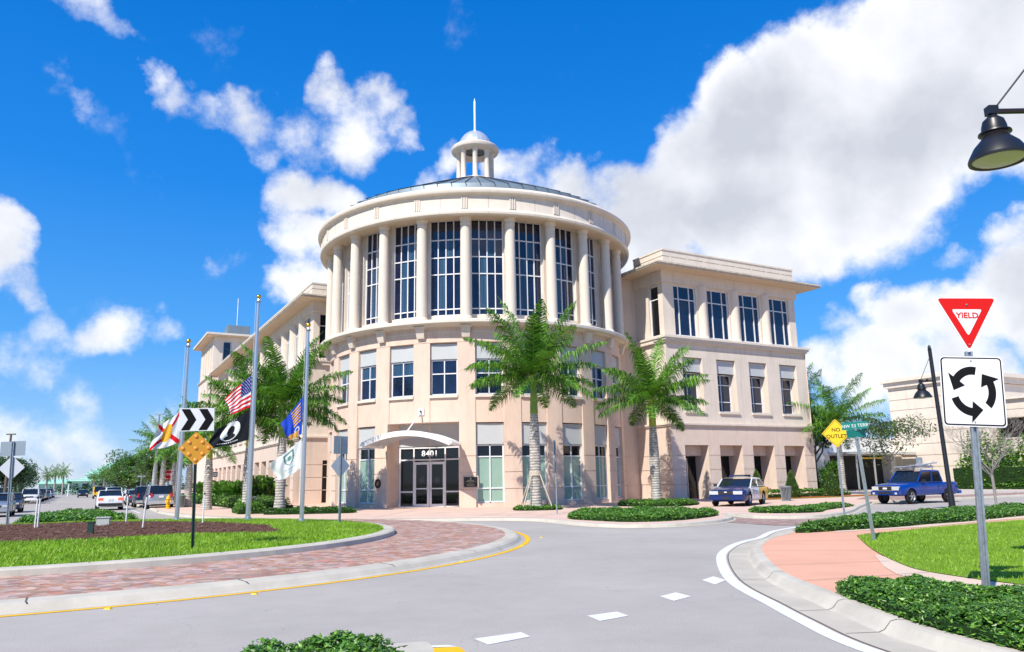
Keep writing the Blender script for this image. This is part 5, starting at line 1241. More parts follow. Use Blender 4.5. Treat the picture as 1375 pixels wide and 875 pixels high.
    for i in range(n):
        for j in range(4): r.f.append([i*5+j, i*5+j+1, (i+1)*5+j+1, (i+1)*5+j]); r.m.append(0)
    r.build('roof', rm, t, smooth=50)
    pl = MB(); pr = .032
    for s in (-1, 1):
        pil = [((xa+.02, s*wbelt*.945, zb), (xb+.02, s*(wr_+.008), top-.05)), ((xd-.02, s*wbelt*.945, zb), (xc-.02, s*(wr_+.008), top-.055))]
        for q in pil: pl.tube(q, [pr*1.25, pr], 6)
        nb = {'sedan': (.50,), 'suv': (.36, .70), 'pickup': (.58,)}[kind]
        for f in nb:
            xbm = xa+(xd-xa)*f; xt = xb+(xc-xb)*(f if kind != 'sedan' else .52); pl.tube([(xbm, s*wbelt*.945, zb), (xt, s*(wr_+.006), top-.05)], pr*1.1, 6)
        pl.tube([(xa, s*wbelt*.95, zb+.01), (xd, s*wbelt*.95, zb+.01)], .022, 6); pl.tube([(xb, s*(wr_+.01), top-.06), (xc, s*(wr_+.01), top-.065)], .026, 6)
    pl.build('pillar', roofmat or mats[-1 if two_tone is None else 0], t)
    # wheels
    def wheel():
        a = MB(); n = 28; prof_ = [(wr*.62, -.11), (wr*.9, -.115), (wr*.985, -.08), (wr, -.03), (wr, .03), (wr*.985, .08), (wr*.9, .115), (wr*.62, .11)]
        for (r_w, y) in prof_:
            for k in range(n): a.v.append((r_w*cos(2*pi*k/n), y, r_w*sin(2*pi*k/n)))
        for i in range(len(prof_)-1):
            for k in range(n): a.f.append([i*n+k, i*n+(k+1) % n, (i+1)*n+(k+1) % n, (i+1)*n+k]); a.m.append(0)
        b = MB(); 
        for (r_a, r_b, y0, y1) in ((wr*.64, wr*.56, .10, .06),):
            b.add([(r*cos(2*pi*k/n), y, r*sin(2*pi*k/n)) for r, y in ((r_a, y0), (r_b, y1)) for k in range(n)], [(k, (k+1) % n, n+(k+1) % n, n+k) for k in range(n)])
        for k in range(5):
            an = 2*pi*k/5+.3; d = Vector((cos(an), 0, sin(an))); e = Vector((-sin(an), 0, cos(an)))*wr*.11
            b.add([Vector((0, .075, 0))-e, Vector((0, .075, 0))+e, d*wr*.60+e*.8+Vector((0, .085, 0)), d*wr*.60-e*.8+Vector((0, .085, 0))], [(0, 1, 2, 3)])
        b.add([(wr*.17*cos(2*pi*k/12), .09, wr*.17*sin(2*pi*k/12)) for k in range(12)], [tuple(range(12))])
        c = MB(); c.add([(wr*.6*cos(2*pi*k/n), .03, wr*.6*sin(2*pi*k/n)) for k in range(n)], [tuple(range(n))])
        c.add([(wr*.62*cos(2*pi*k/n), -.1, wr*.62*sin(2*pi*k/n)) for k in range(n)], [tuple(range(n))])
        return a, b, c
    wt, wri, wd = wheel(); m1 = None
    for x in (fx, rx):
        for s in (-1, 1):
            w = bpy.data.objects.new('wheel', None); COL.objects.link(w); w.parent = t; w.location = (x, s*(W/2-.125), wr)
            if s < 0: w.rotation_euler = (0, 0, pi)
            if m1 is None: q = [wt.build('tyre', RUBBER, w, smooth=45), wri.build('rim', RIM, w), wd.build('brake_disc', DARKTRIM, w)]; m1 = [z.data for z in q]
            else:
                for nm, mm in zip(('tyre', 'rim', 'brake_disc'), m1): z = bpy.data.objects.new(nm, mm); COL.objects.link(z); z.parent = w
    # under tray so daylight does not show through
    u = MB(); u.box((0, 0, clear+.06), (L*.84, W*.62, .12)); u.build('underbody', DARKTRIM, t)
    # mirrors
    for s in (-1, 1):
        m = MB(); m.box((xa-.28, s*(W/2+.08), belt+.09), (.10, .20, .14), taper=.8); m.build('mirror', DARKTRIM, t)
    # door seams and handles
    sm = MB()
    for s in (-1, 1):
        for xx in ((xa-.25), (xa+xd)/2+.02) if kind != 'pickup' else ((xa-.25), xd+.55, xd+.05):
            sm.box((xx, s*(W/2*.997), clear+.42), (.012, .012, belt-clear-.34))
    sm.build('door_seam', DARKTRIM, t)
    return t, body, (fx, rx, plan)
def foh_r(L, foh, wb): return L-foh-wb
def lamps(t, L, W, zf, zr, plan, fs=(.10, .34, .13), rs=(.08, .26, .15), rear_mat=None, fm=None):
    for s in (-1, 1):
        m = MB(); m.box((L/2-.075, s*(W/2-.09-fs[1]/2-.05), zf), (.22, fs[1], fs[2])); m.build('headlight', fm or LAMPW, t)
        m = MB(); m.box((-L/2+.06, s*(W/2-.26), zr), (.16, rs[1], rs[2]), taper=.92); m.build('taillight', rear_mat or LAMPR, t)
def plates(t, L, zf, zr, front=True):
    m = MB(); m.box((-L/2-.012, 0, zr), (.02, .32, .16)); m.build('licence_plate', SIGNW, t)
SEDP = lambda L, hood, belt, boot: [(-L/2, boot-.22), (-L/2+.08, boot-.05), (-L/2+.3, boot), (-L*.22, belt-.01), (0, belt), (L*.16, belt), (L*.24, hood+.06), (L/2-.5, hood-.04), (L/2-.10, hood-.11), (L/2, hood-.18)]

# ---- painted police car
PB, PW, PY = carpaint('royal_blue_paint', (.008, .020, .12), 0), carpaint('white_car_paint', (.74, .75, .78), 0), carpaint('school_bus_yellow_paint', (.80, .46, .02), 0)
L, W = 5.35, 1.98
def tt(x, j):
    top_ = 6 <= j <= 10
    if x < -.52: return 2
    if x > 1.35 or (top_ and x > .9): return 0
    return 1
pt, pb, (fx, rx, plan) = vehicle('police_car', 'police sedan painted blue, white and yellow with a light bar on its roof', 'police car', (11.95, 43.6, .03), 0, L=L, W=W, belt=.98, top=1.44, wb=2.91, foh=1.02, wr=.34,
    prof=SEDP(L, .93, .98, 1.00), cab=(1.10, .36, -1.20, -1.95), paint=[PB, PW, PY], kind='sedan', two_tone=tt, roofmat=PW, scale=1.03)
_d = Vector((-sin(radians(31)), -cos(radians(31)))); pt.rotation_euler.z = atan2(_d.y, _d.x)
pc = Vector((11.36, 42.4))-_d*1.9*1.03; pt.location = (pc.x+.25, pc.y, .03)
lamps(pt, L, W, .70, .80, plan, fs=(.1, .46, .17), rs=(.08, .42, .18))
m = MB(); m.box((L/2-.03, 0, .70), (.10, .82, .17)); m.build('grille', DARKTRIM, pt)
m = MB(); m.box((L/2+.03, 0, .73), (.02, .13, .05)); m.build('badge', WHITE, pt)
m = MB(); m.box((L/2-.03, 0, .43), (.20, W*.90, .19), taper=.97); m.build('bumper', PB, pt)
m = MB(); m.box((L/2+.075, 0, .43), (.02, .36, .13)); m.build('front_plate', DARKTRIM, pt)
m = MB(); m.box((-.32, 0, 1.555), (.26, 1.18, .10), taper=.9); lb = m.build('light_bar', mat('smoked_lens', (.05, .05, .06), rough=.15, spec=.7), pt)
for s in (-1, 1): m = MB(); m.box((-.32, s*.42, 1.56), (.27, .28, .085), taper=.88); m.build('light_pod', SIGNB if s > 0 else mat('dark_blue_lens', (.02, .03, .12), rough=.2), lb)
m = MB()
for s in (-1, 1): m.box((-.32, s*.5, 1.48), (.10, .06, .10))
m.build('bar_foot', DARKTRIM, lb)
m = MB()
for k, (x, w) in enumerate(((.95, .22), (.62, .30), (.25, .26), (.02, .12))): m.box((x, W/2*.992, .80-.03*k), (w, .012, .045)); m.box((x-.1, W/2*1.0, .64-.02*k), (w*1.1, .012, .03))
m.build('door_marking', mat('grey_decal', (.16, .17, .24), rough=.5), pt)
m = MB(); m.box((0, 0, .33), (2.2, W*.985, .05)); m.build('sill_trim', ALU, pt)

# ---- blue pickup
BP = carpaint('bright_blue_pickup_paint', (.002, .038, .24), 0)
L, W = 5.3, 1.86
prof_p = [(-L/2, .98), (-L/2+.05, 1.13), (-L/2+.2, 1.15), (-1.05, 1.15), (-.95, 1.13), (0, 1.13), (.9, 1.14), (1.25, 1.12), (L/2-.6, 1.07), (L/2-.10, 1.01), (L/2, .95)]
tt_, tb, (fx, rx, plan) = vehicle('pickup_truck', 'bright blue extended cab pickup with a rack of grey gear over its cab', 'pickup truck', (22.94, 45.73, -.09), 0, L=L, W=W, belt=1.13, top=1.78, clear=.44, wb=3.25, foh=.90, wr=.39,
    prof=prof_p, cab=(1.06, .46, -1.02, -1.16), paint=[BP], kind='pickup', scale=1.04)
tc_ = B(15.75, -24.9); tt_.location = (tc_[0]+.1, tc_[1], -.09); tt_.rotation_euler.z = TH+pi
lamps(tt_, L, W, .84, .92, plan, fs=(.1, .42, .20), rs=(.08, .16, .34))
m = MB(); m.box((L/2-.02, 0, .84), (.12, .78, .24)); m.build('grille', DARKTRIM, tt_)
m = MB(); m.box((L/2+.035, 0, .84), (.03, .24, .09)); m.build('badge', WHITE, tt_)
m = MB(); 
for z in (.725, .955): m.box((L/2-.01, 0, z), (.12, .84, .025))
m.build('grille_trim', RIM, tt_)
m = MB(); m.box((L/2+.0, 0, .60), (.20, W*.93, .19), taper=.97); m.build('bumper', BP, tt_)
m = MB(); m.box((L/2+.09, 0, .60), (.04, .80, .10)); m.build('bumper_intake', DARKTRIM, tt_)
for s in (-1, 1): m = MB(); m.box((L/2+.09, s*.66, .58), (.03, .13, .10)); m.build('fog_light', LAMPW, tt_)
m = MB(); m.box((-L/2-.06, 0, .56), (.18, W*.92, .18)); m.build('rear_bumper', mat('body_bumper', (.02, .08, .35), rough=.4), tt_)
m = MB()
for s in (-1, 1):
    for x in (-.75, .2): m.box((x, s*.62, 1.82), (.05, .05, .16))
for x in (-.75, .2): m.box((x, 0, 1.91), (.05, 1.35, .05))
rk = m.build('roof_rack', ALU, tt_)
m = MB(); rnd = random.Random(12)
for s in (-.5, -.18): m.tube([(1.0, s, 1.96), (-1.5, s, 2.03)], .035, 6)
for k in range(8): m.tube([(.9-k*.3, -.5, 1.965+k*.008), (.9-k*.3, -.18, 1.965+k*.008)], .02, 5)
for k in range(7): m.tube([(rnd.uniform(.5, 1.1), rnd.uniform(.0, .55), 1.96+rnd.uniform(0, .12)), (rnd.uniform(-1.4, -.6), rnd.uniform(0, .55), 1.98+rnd.uniform(0, .22))], .035, 6)
m.tube([(-.9, .3, 1.95), (-1.2, .45, 2.3)], .03, 6)
m.build('ladder', mat('dull_grey_gear', (.42, .43, .44), rough=.5, metal=.3), rk)

# ---- street cars
def sedan(label, loc, head, paint, L=4.7, W=1.82, top=1.44, group=None, cut=True, brake=False, scale=1.0, cat='car', name='sedan'):
    t, b, (fx, rx, plan) = vehicle(name, label, cat, loc, head, L=L, W=W, belt=.96, top=top, wb=2.72, foh=.92, wr=.325, prof=SEDP(L, .90, .96, 1.02), cab=(.92, .22, -1.05, -1.80), paint=[paint], kind='sedan', group=group, cut=cut, scale=scale)
    lamps(t, L, W, .68, .82, plan, rear_mat=mat('lit_brake_lamp', (.8, .05, .02), rough=.2, emis=(1, .08, .03, 1.2)) if brake else None, rs=(.08, .34, .16)); plates(t, L, .5, .78)
    m = MB(); m.box((-L/2-.01, 0, .42), (.10, W*.86, .20)); m.build('bumper', DARKTRIM, t)
    m = MB(); m.box((L/2-.02, 0, .66), (.08, .7, .12)); m.build('grille', DARKTRIM, t); return t
def suv(label, loc, head, paint, L=4.75, W=1.88, top=1.76, group=None, cut=True, scale=1.0, name='suv'):
    prof = [(-L/2, .85), (-L/2+.04, 1.05), (-L/2+.2, 1.10), (0, 1.10), (L*.16, 1.09), (L*.26, 1.08), (L/2-.4, 1.0), (L/2-.1, .90), (L/2, .70)]
    t, b, (fx, rx, plan) = vehicle(name, label, 'car', loc, head, L=L, W=W, belt=1.08, top=top, clear=.32, wb=2.72, foh=.88, wr=.37, prof=prof, cab=(1.0, .42, -L/2+.32, -L/2+.10), paint=[paint], kind='suv', group=group, cut=cut, scale=scale)
    lamps(t, L, W, .82, 1.02, plan, rs=(.10, .17, .30)); plates(t, L, .5, .92)
    m = MB(); m.box((-L/2-.03, 0, .50), (.14, W*.90, .22)); m.build('bumper', mat('silver_bumper', (.42, .43, .44), rough=.4), t)
    m = MB(); m.box((-L/2-.02, 0, .36), (.10, W*.5, .14)); m.build('rear_valance', DARKTRIM, t)
    m = MB(); m.box((L/2-.02, 0, .82), (.08, .8, .16)); m.build('grille', DARKTRIM, t); return t
CW = carpaint('white_paint', (.75, .76, .78), 0); CS = carpaint('silver_paint', (.42, .44, .47), .5); CB = carpaint('dark_blue_paint', (.02, .03, .06)); CK = carpaint('black_car_paint', (.012, .012, .015)); CG = carpaint('grey_paint', (.17, .18, .20), .4); CY = carpaint('taxi_yellow_paint', (.8, .5, .01), 0)
UP = TH+pi/2; DN = TH-pi/2
G1, G2 = 'cars parked along the right kerb', 'cars parked along the left kerb'
sedan('white sedan driving away with its red brake lights on', B(-24.3, 16.2, -.09), UP, CW, brake=True, scale=1.04)
suv('silver wagon parked by the fire hydrant, seen from behind', B(-20.9, 14.9, -.09), UP, CS, group=G1, scale=1.04)
suv('dark blue wagon parked just ahead of the silver one', B(-21.4, 21.6, -.09), UP, CB, group=G1)
sedan('dark grey sedan third from the hydrant at the right kerb', B(-21.5, 31.0, -.09), UP, CG, group=G1, cut=False)
sedan('white sedan parked fourth from the hydrant at the right kerb', B(-21.3, 40.5, -.09), UP, CW, group=G1, cut=False)
suv('white wagon driving away just beyond the white sedan', B(-22.8, 52.0, -.09), UP, CW, cut=False)
suv('black wagon far down the street beside the yellow van', B(-22.6, 78, -.09), UP, CK, cut=False)
suv('bright yellow van far down the street', B(-23.4, 92, -.09), UP, CY, top=2.0, cut=False)
sedan('dark sedan coming up the street near its far end', B(-25.6, 118, -.09), DN, CK, cut=False)
sedan('silver sedan nearest the left edge of the photo', B(-31.0, 7.4, -.09), DN, CS, group=G2)
sedan('dark sedan parked behind the silver one at the left edge', B(-31.0, 17.0, -.09), DN, CB, group=G2)
suv('white wagon facing the camera, first of the cluster on the left kerb', B(-31.4, 56, -.09), DN, CW, group=G2)
for i, (v_, kind_, p_, lb_) in enumerate(((64, 's', CG, 'grey sedan behind the white wagon on the left kerb'), (72, 'v', CB, 'dark wagon second behind the white wagon on the left kerb'), (82, 'v', CS, 'silver wagon midway along the left kerb'), (92, 's', CK, 'black sedan past the silver wagon on the left kerb'), (106, 's', CW, 'low white sedan far along the left kerb'), (118, 'v', CG, 'grey wagon behind the far white sedan'), (130, 's', CW, 'last white sedan of the left kerb'))):
    (sedan if kind_ == 's' else suv)(lb_, B(-31.4, v_, -.09), DN, p_, group=G2, cut=False)

# ================================================================== SIGNS, POLES, FLAGS, LAMPS
def rrect(w, h, r, n=5):
    out = []
    for (cx, cy, a) in ((w/2-r, h/2-r, 0), (-w/2+r, h/2-r, pi/2), (-w/2+r, -h/2+r, pi), (w/2-r, -h/2+r, 1.5*pi)):
        for k in range(n+1): out.append((cx+r*cos(a+pi/2*k/n), cy+r*sin(a+pi/2*k/n)))
    return out
def rpoly(P, r, n=5):
    """polygon with rounded corners"""
    out = []; L_ = len(P)
    for i in range(L_):
        a, b, c = Vector(P[i-1]), Vector(P[i]), Vector(P[(i+1) % L_]); d1 = (a-b).normalized(); d2 = (c-b).normalized(); k = r/math.tan(d1.angle(d2)/2)
        p, q = b+d1*k, b+d2*k
        for j in range(n+1): t = j/n; s = p*(1-t)**2+b*2*t*(1-t)+q*t*t; out.append((s.x, s.y))
    return out
def plate(mb, poly, y0, th, mi=0, dx=0, dz=0, mback=None):
    n = len(poly); o = len(mb.v)
    for y in (y0, y0+th):
        for p in poly: mb.v.append((p[0]+dx, y, p[1]+dz))
    mb.f.append([o+k for k in range(n)]); mb.m.append(mi); mb.f.append([o+n+k for k in range(n)][::-1]); mb.m.append(mi if mback is None else mback)
    for k in range(n): mb.f.append([o+k, o+n+k, o+n+(k+1) % n, o+(k+1) % n]); mb.m.append(mi if mback is None else mback)
def upost(mb, h, w=.075, d=.04, x=0, y=0, mi=0, z0=0):
    mb.box((x-w*.36, y, z0+h/2), (w*.28, d, h), mi); mb.box((x+w*.36, y, z0+h/2), (w*.28, d, h), mi); mb.box((x, y+d*.42, z0+h/2), (w*.45, d*.25, h), mi)
# yield + roundabout sign
YS = thing('yield_sign', 'red and white YIELD triangle over a black arrow circle on one post', 'road sign', (5.82, 9.99, .0), radians(-8)); YS.rotation_euler = (radians(-1.0), radians(3.6), radians(-10))
mb = MB(); upost(mb, 3.15, .085, .045); mb.tube([(.0, .07, 0), (0, .07, 1.6)], .022, 6); mb.build('post', STEEL, YS)
mb = MB(); T = [(-.365, .36), (.365, .36), (0, -.36)]; T2 = [(-.34, .345), (.34, .345), (0, -.325)]; T3 = [(-.185, .205), (.185, .205), (0, -.155)]
plate(mb, rpoly([(-.385, .375), (.385, .375), (0, -.385)], .035), -.04, .006, 0, dz=3.51, mback=2); plate(mb, rpoly([(-.355, .357), (.355, .357), (0, -.345)], .03), -.043, .002, 1, dz=3.51); plate(mb, rpoly(T3, .018), -.046, .002, 0, dz=3.51)
yo = mb.build('yield_plate', [SIGNW, SIGNR, SIGNBACK], YS); lettering('YIELD', .105, SIGNR, yo, Matrix.Translation((0, -.050, 3.63)) @ FACE, bold=.0022, name='yield_lettering')
mb = MB(); W_, H_ = .76, .92; zc = 2.62
plate(mb, rrect(W_, H_, .05), -.04, .006, 0, dz=zc, mback=2); plate(mb, rrect(W_-.03, H_-.03, .045), -.043, .002, 1, dz=zc); plate(mb, rrect(W_-.065, H_-.065, .035), -.046, .002, 0, dz=zc)
ro = mb.build('roundabout_plate', [SIGNW, SIGNB, SIGNBACK], YS)
mb = MB()
for k in range(3):
    a0 = radians(78+120*k); a1 = a0+radians(66); R0_, R1_ = .185, .275; n = 14; pts = []
    for j in range(n+1): a = a0+(a1-a0)*j/n; pts.append((R0_*cos(a), R0_*sin(a)*1.18))
    tip = a1+radians(34); hd = [((R0_-.075)*cos(a1), (R0_-.075)*sin(a1)*1.18), ((R0_+R1_)/2*cos(tip), (R0_+R1_)/2*sin(tip)*1.18), ((R1_+.075)*cos(a1), (R1_+.075)*sin(a1)*1.18)]
    for j in range(n, -1, -1): a = a0+(a1-a0)*j/n; pts.append((R1_*cos(a), R1_*sin(a)*1.18))
    plate(mb, pts[:n+1]+pts[n+1:], -.049, .002, 0, dz=zc); plate(mb, hd, -.0495, .002, 0, dz=zc)
mb.build('arrow', SIGNB, ro)
mb = MB()
for z in (zc+.40, zc-.40, 3.78, 3.24): mb.box((0, -.05, z), (.018, .01, .018))
mb.build('bolt', STEEL, YS)
# street name sign
SN = thing('street_name_sign', 'green street sign reading NW 53 TERR on a leaning steel post', 'street sign', (8.39, 18.61, .02)); SN.rotation_euler = (radians(1), radians(-3.6), radians(-12))
mb = MB(); upost(mb, 2.42, .075, .045); mb.build('post', STEEL, SN)
mb = MB(); plate(mb, rrect(.60, .175, .015), -.012, .024, 0, dx=.0, dz=2.72, mback=0); so_ = mb.build('name_blade', [SIGNG], SN)
lettering('NW 53 TERR', .108, SIGNW, so_, Matrix.Translation((.0, -.016, 2.715)) @ FACE, bold=.0005, name='street_lettering')
mb = MB(); mb.box((0, 0, 2.53), (.02, .62, .18), rz=radians(-52)); so2 = mb.build('cross_blade', SIGNG, SN)
mb = MB(); mb.box((0, 0, 2.63), (.05, .05, .06)); mb.box((0, 0, 2.43), (.05, .05, .06)); mb.build('blade_bracket', STEEL, SN)
# NO OUTLET
NO = thing('no_outlet_sign', 'yellow diamond sign reading NO OUTLET on a thin steel post', 'road sign', (12.59, 30.2, .0)); NO.rotation_euler = (0, radians(-.2), radians(-14))
mb = MB(); upost(mb, 3.0, .075, .045); mb.build('post', STEEL, NO)
mb = MB(); D_ = .56; plate(mb, rpoly([(0, D_), (-D_*.94, 0), (0, -D_), (D_*.94, 0)], .04), -.04, .006, 0, dz=3.17, mback=2)
q = D_-.045; q2 = D_-.065; n = 4; P1 = [(0, q), (-q*.94, 0), (0, -q), (q*.94, 0)]; P2 = [(0, q2), (-q2*.94, 0), (0, -q2), (q2*.94, 0)]
o = len(mb.v); mb.v += [(p[0], -.0415, p[1]+3.17) for p in P1]+[(p[0], -.0415, p[1]+3.17) for p in P2]
for k in range(4): mb.f.append([o+k, o+(k+1) % 4, o+4+(k+1) % 4, o+4+k]); mb.m.append(1)
no = mb.build('diamond_plate', [SIGNY, SIGNB, SIGNBACK], NO)
lettering('NO', .20, SIGNB, no, Matrix.Translation((0, -.044, 3.30)) @ FACE, bold=.002, name='sign_lettering'); lettering('OUTLET', .20, SIGNB, no, Matrix.Translation((0, -.044, 3.05)) @ FACE, bold=.002, name='sign_lettering')
# chevron + amber diamond
CH = thing('chevron_sign', 'white sign with two black chevrons over an amber diamond with reflectors', 'road sign', (-7.16, 17.57, mound(-7.16, 17.57)-.03)); CH.rotation_euler = (0, radians(-1.6), radians(22))
mb = MB(); upost(mb, 3.0, .07, .04); mb.build('post', GREENP, CH); z0 = 3.205-.35
mb = MB(); plate(mb, rrect(.74, .52, .01), -.04, .006, 0, dz=z0, mback=1); co = mb.build('chevron_plate', [SIGNW, SIGNBACK], CH)
mb = MB()
for dx in (-.17, .20):
    plate(mb, [(-.16+dx, .24), (.02+dx, .24), (.16+dx, 0), (.02+dx, -.24), (-.16+dx, -.24), (-.02+dx, 0)], -.0435, .002, 0, dz=z0)
mb.build('chevron', SIGNB, co)
mb = MB(); D_ = .375; z1 = z0-.645; plate(mb, rpoly([(0, D_), (-D_, 0), (0, -D_), (D_, 0)], .03), -.04, .006, 0, dz=z1, mback=1); ao = mb.build('amber_diamond', [SIGNO, SIGNBACK], CH)
for (x, z) in ((0, .265), (-.14, .13), (.14, .13), (-.27, 0), (0, 0), (.27, 0), (-.14, -.13), (.14, -.13), (0, -.265)):
    m = MB(); m.lathe([(.045, 0), (.043, .008), (.03, .018), (0, .022)], 14); 
    m.v = [(v[0]+x, -.041-v[2], v[1]+z1+z) for v in m.v]; m.build('reflector', REFL, ao, smooth=True)
# sign backs on the island
def back_sign(label, loc, h, rz, tilt, w=.62, hh=.5, dia=.40, gap=.5, thin=1.0):
    t = thing('sign_post', label, 'road sign', loc); t.rotation_euler = (0, radians(tilt), radians(rz))
    mb = MB(); upost(mb, h, .08, .045); mb.build('post', STEEL, t); zt = h-hh/2
    mb = MB(); plate(mb, rrect(w, hh, .02), .03, .006, 0, dz=zt); mb.build('sign_back', SIGNBACK, t)
    mb = MB(); plate(mb, rpoly([(0, dia), (-dia, 0), (0, -dia), (dia, 0)], .03), .03, .006, 0, dz=zt-hh/2-dia*.98); mb.build('diamond_back', mat('pale_sign_back', (.60, .63, .66), rough=.5, metal=.2), t)
back_sign('backs of a grey rectangle and a white diamond sign at the left edge', (-16.56, 25.69, .40), 2.76, 10, -2.2, w=.76, hh=.48, dia=.40)
back_sign('back of a narrow sign and diamond on the thin post before the entrance', (-6.08, 27.25, .28), 2.95, 52, .0, w=.62, hh=.62, dia=.42)
back_sign('pair of signs seen edge on beside the staked palm', (1.93, 36.52, .03), 3.4, 78, 0, w=.6, hh=.7, dia=.45)
# stop and one way signs on the left sidewalk
ST = thing('stop_sign', 'red STOP sign on the left street sidewalk', 'road sign', (-34.0, 76.6, .03), radians(22))
mb = MB(); upost(mb, 2.3, .08, .045); mb.build('post', STEEL, ST)
OC = lambda r: [(r*cos(radians(22.5+45*k))/cos(radians(22.5)), r*sin(radians(22.5+45*k))/cos(radians(22.5))) for k in range(8)]
mb = MB(); plate(mb, OC(.43), -.04, .006, 0, dz=2.75); plate(mb, OC(.40), -.043, .002, 1, dz=2.75); oo = mb.build('octagon_plate', [SIGNW, SIGNR], ST); lettering('STOP', .30, SIGNW, oo, Matrix.Translation((0, -.047, 2.75)) @ FACE, bold=.008, name='stop_lettering')
mb = MB(); plate(mb, rrect(.5, .16, .01), -.04, .006, 0, dz=2.22); mb.build('rider_plate', SIGNR, ST)
OW = thing('one_way_sign', 'small black and white one way arrow sign on the left sidewalk', 'road sign', (-21.5, 55.3, .03), radians(22))
mb = MB(); upost(mb, 2.2, .07, .04); mb.build('post', STEEL, OW)
mb = MB(); plate(mb, rrect(.80, .36, .02), -.04, .006, 0, dz=2.36); plate(mb, rrect(.76, .32, .015), -.043, .002, 1, dz=2.36); plate(mb, [(-.33, .03), (-.18, .14), (-.18, .10), (.33, .10), (.33, -.10), (-.18, -.10), (-.18, -.14), (-.33, -.0)], -.046, .002, 0, dz=2.36)
oo = mb.build('arrow_plate', [SIGNW, SIGNB], OW); lettering('ONE WAY', .12, SIGNB, oo, Matrix.Translation((.06, -.05, 2.36)) @ FACE, bold=.002, name='one_way_lettering')
# hydrant
HY = thing('fire_hydrant', 'yellow fire hydrant at the kerb by the silver wagon', 'fire hydrant', (-25.3, 57.2, .03))
HYM = mat('hydrant_yellow', (.80, .42, .01), rough=.45, spec=.4)
mb = MB(); mb.lathe([(.19, 0), (.19, .06), (.12, .08), (.12, .16), (.14, .18), (.14, .22), (.115, .24), (.115, .58), (.15, .60), (.15, .66), (.135, .68), (.12, .76), (.07, .83), (.035, .85), (.035, .92), (0, .93)], 16); mb.build('barrel', HYM, HY, smooth=35)
for a, r, l in ((0, .055, .2), (pi, .055, .2), (-pi/2, .08, .22)):
    mb = MB(); mb.tube([(.08*cos(a), .08*sin(a), .47), (l*cos(a), l*sin(a), .47)], [r, r*1.15], 8); mb.build('nozzle', HYM, HY)
HY.scale = (1.1,)*3
def bin_(label, loc, rz=0, s=1.0):
    t = thing('litter_bin', label, 'trash can', loc, rz, 'slatted metal trash cans'); t.scale = (s,)*3
    mb = MB(); mb.lathe([(.24, .03), (.30, .84)], 20); mb.build('liner', DARKTRIM, t)
    mb = MB(); n = 22
    for k in range(n):
        a = 2*pi*k/n; mb.tube([(.255*cos(a), .255*sin(a), .04), (.285*cos(a), .285*sin(a), .5), (.345*cos(a), .345*sin(a), .86)], .024, 4)
    mb.build('slats', STEEL, t)
    mb = MB(); mb.lathe([(.27, .0), (.29, 0), (.29, .05), (.27, .05)], 20); mb.build('base_band', STEEL, t); mb = MB(); mb.lathe([(.31, .83), (.365, .84), (.37, .89), (.20, .93), (.20, .90)], 20); mb.build('rim_band', STEEL, t)
bin_('silver slatted trash can before the cypress cones', (17.0, 49.28, .03))
bin_('slatted trash can at the foot of the tall flagpole, by the palm', (-15.42, 45.7, .03), 0, .98)
bin_('slatted trash can behind the fire hydrant', (-25.6, 60.0, .03), .4)
# flagpoles
def flagpole(label, loc, h, r=.085):
    t = thing('flagpole', label, 'flagpole', loc, 0, 'three flagpoles on the roundabout island')
    mb = MB(); mb.lathe([(r*1.5, 0), (r*1.5, .05), (r, .09), (r, h*.35), (r*.62, h-.15), (r*.6, h-.1), (0, h-.1)], 16); mb.build('pole', POLE, t, smooth=35)
    mb = MB(); mb.lathe([(.09, h-.16), (.10, h-.13), (.05, h-.1), (.03, h-.04)], 10); mb.build('truck_cap', POLE, t)
    mb = MB(); R_b = .085; mb.lathe([(R_b*sin(pi*k/8), h+.04-R_b*cos(pi*k/8)) for k in range(9)], 16); mb.build('ball_finial', GOLD, t, smooth=True)
    mb = MB(); mb.tube([(-.10, -.03, 1.0), (-.09, -.03, h-.15)], .006, 4); mb.build('halyard', SIGNW, t); return t
f1 = flagpole('left flagpole with a gold ball and the white flag with a red cross', (-11.76, 27.35, .42), 6.3, .075); f1['label'] = 'left flagpole with a gold ball, flying a white flag with red cross'
f2 = flagpole('tallest flagpole in the middle, flying two flags', (-9.34, 27.51, .42), 7.95, .088)
f3 = flagpole('right flagpole flying a blue flag above a white one', (-7.26, 26.76, .36), 6.75, .075)
FC = {}
def flagmat(n, c): m = mat('flag_'+n, c, rough=.85, spec=.15, bump=.2, bscale=60); return m
FW, FR, FB, FK, FGO, FG, FO = flagmat('white', (.80, .80, .80)), flagmat('red', (.70, .015, .03)), flagmat('blue', (.02, .03, .20)), flagmat('black', (.014, .016, .022)), flagmat('gold', (.80, .42, .02)), flagmat('green', (.10, .24, .20)), flagmat('tan', (.62, .30, .10))
FRB = flagmat('royal', (.02, .07, .50))
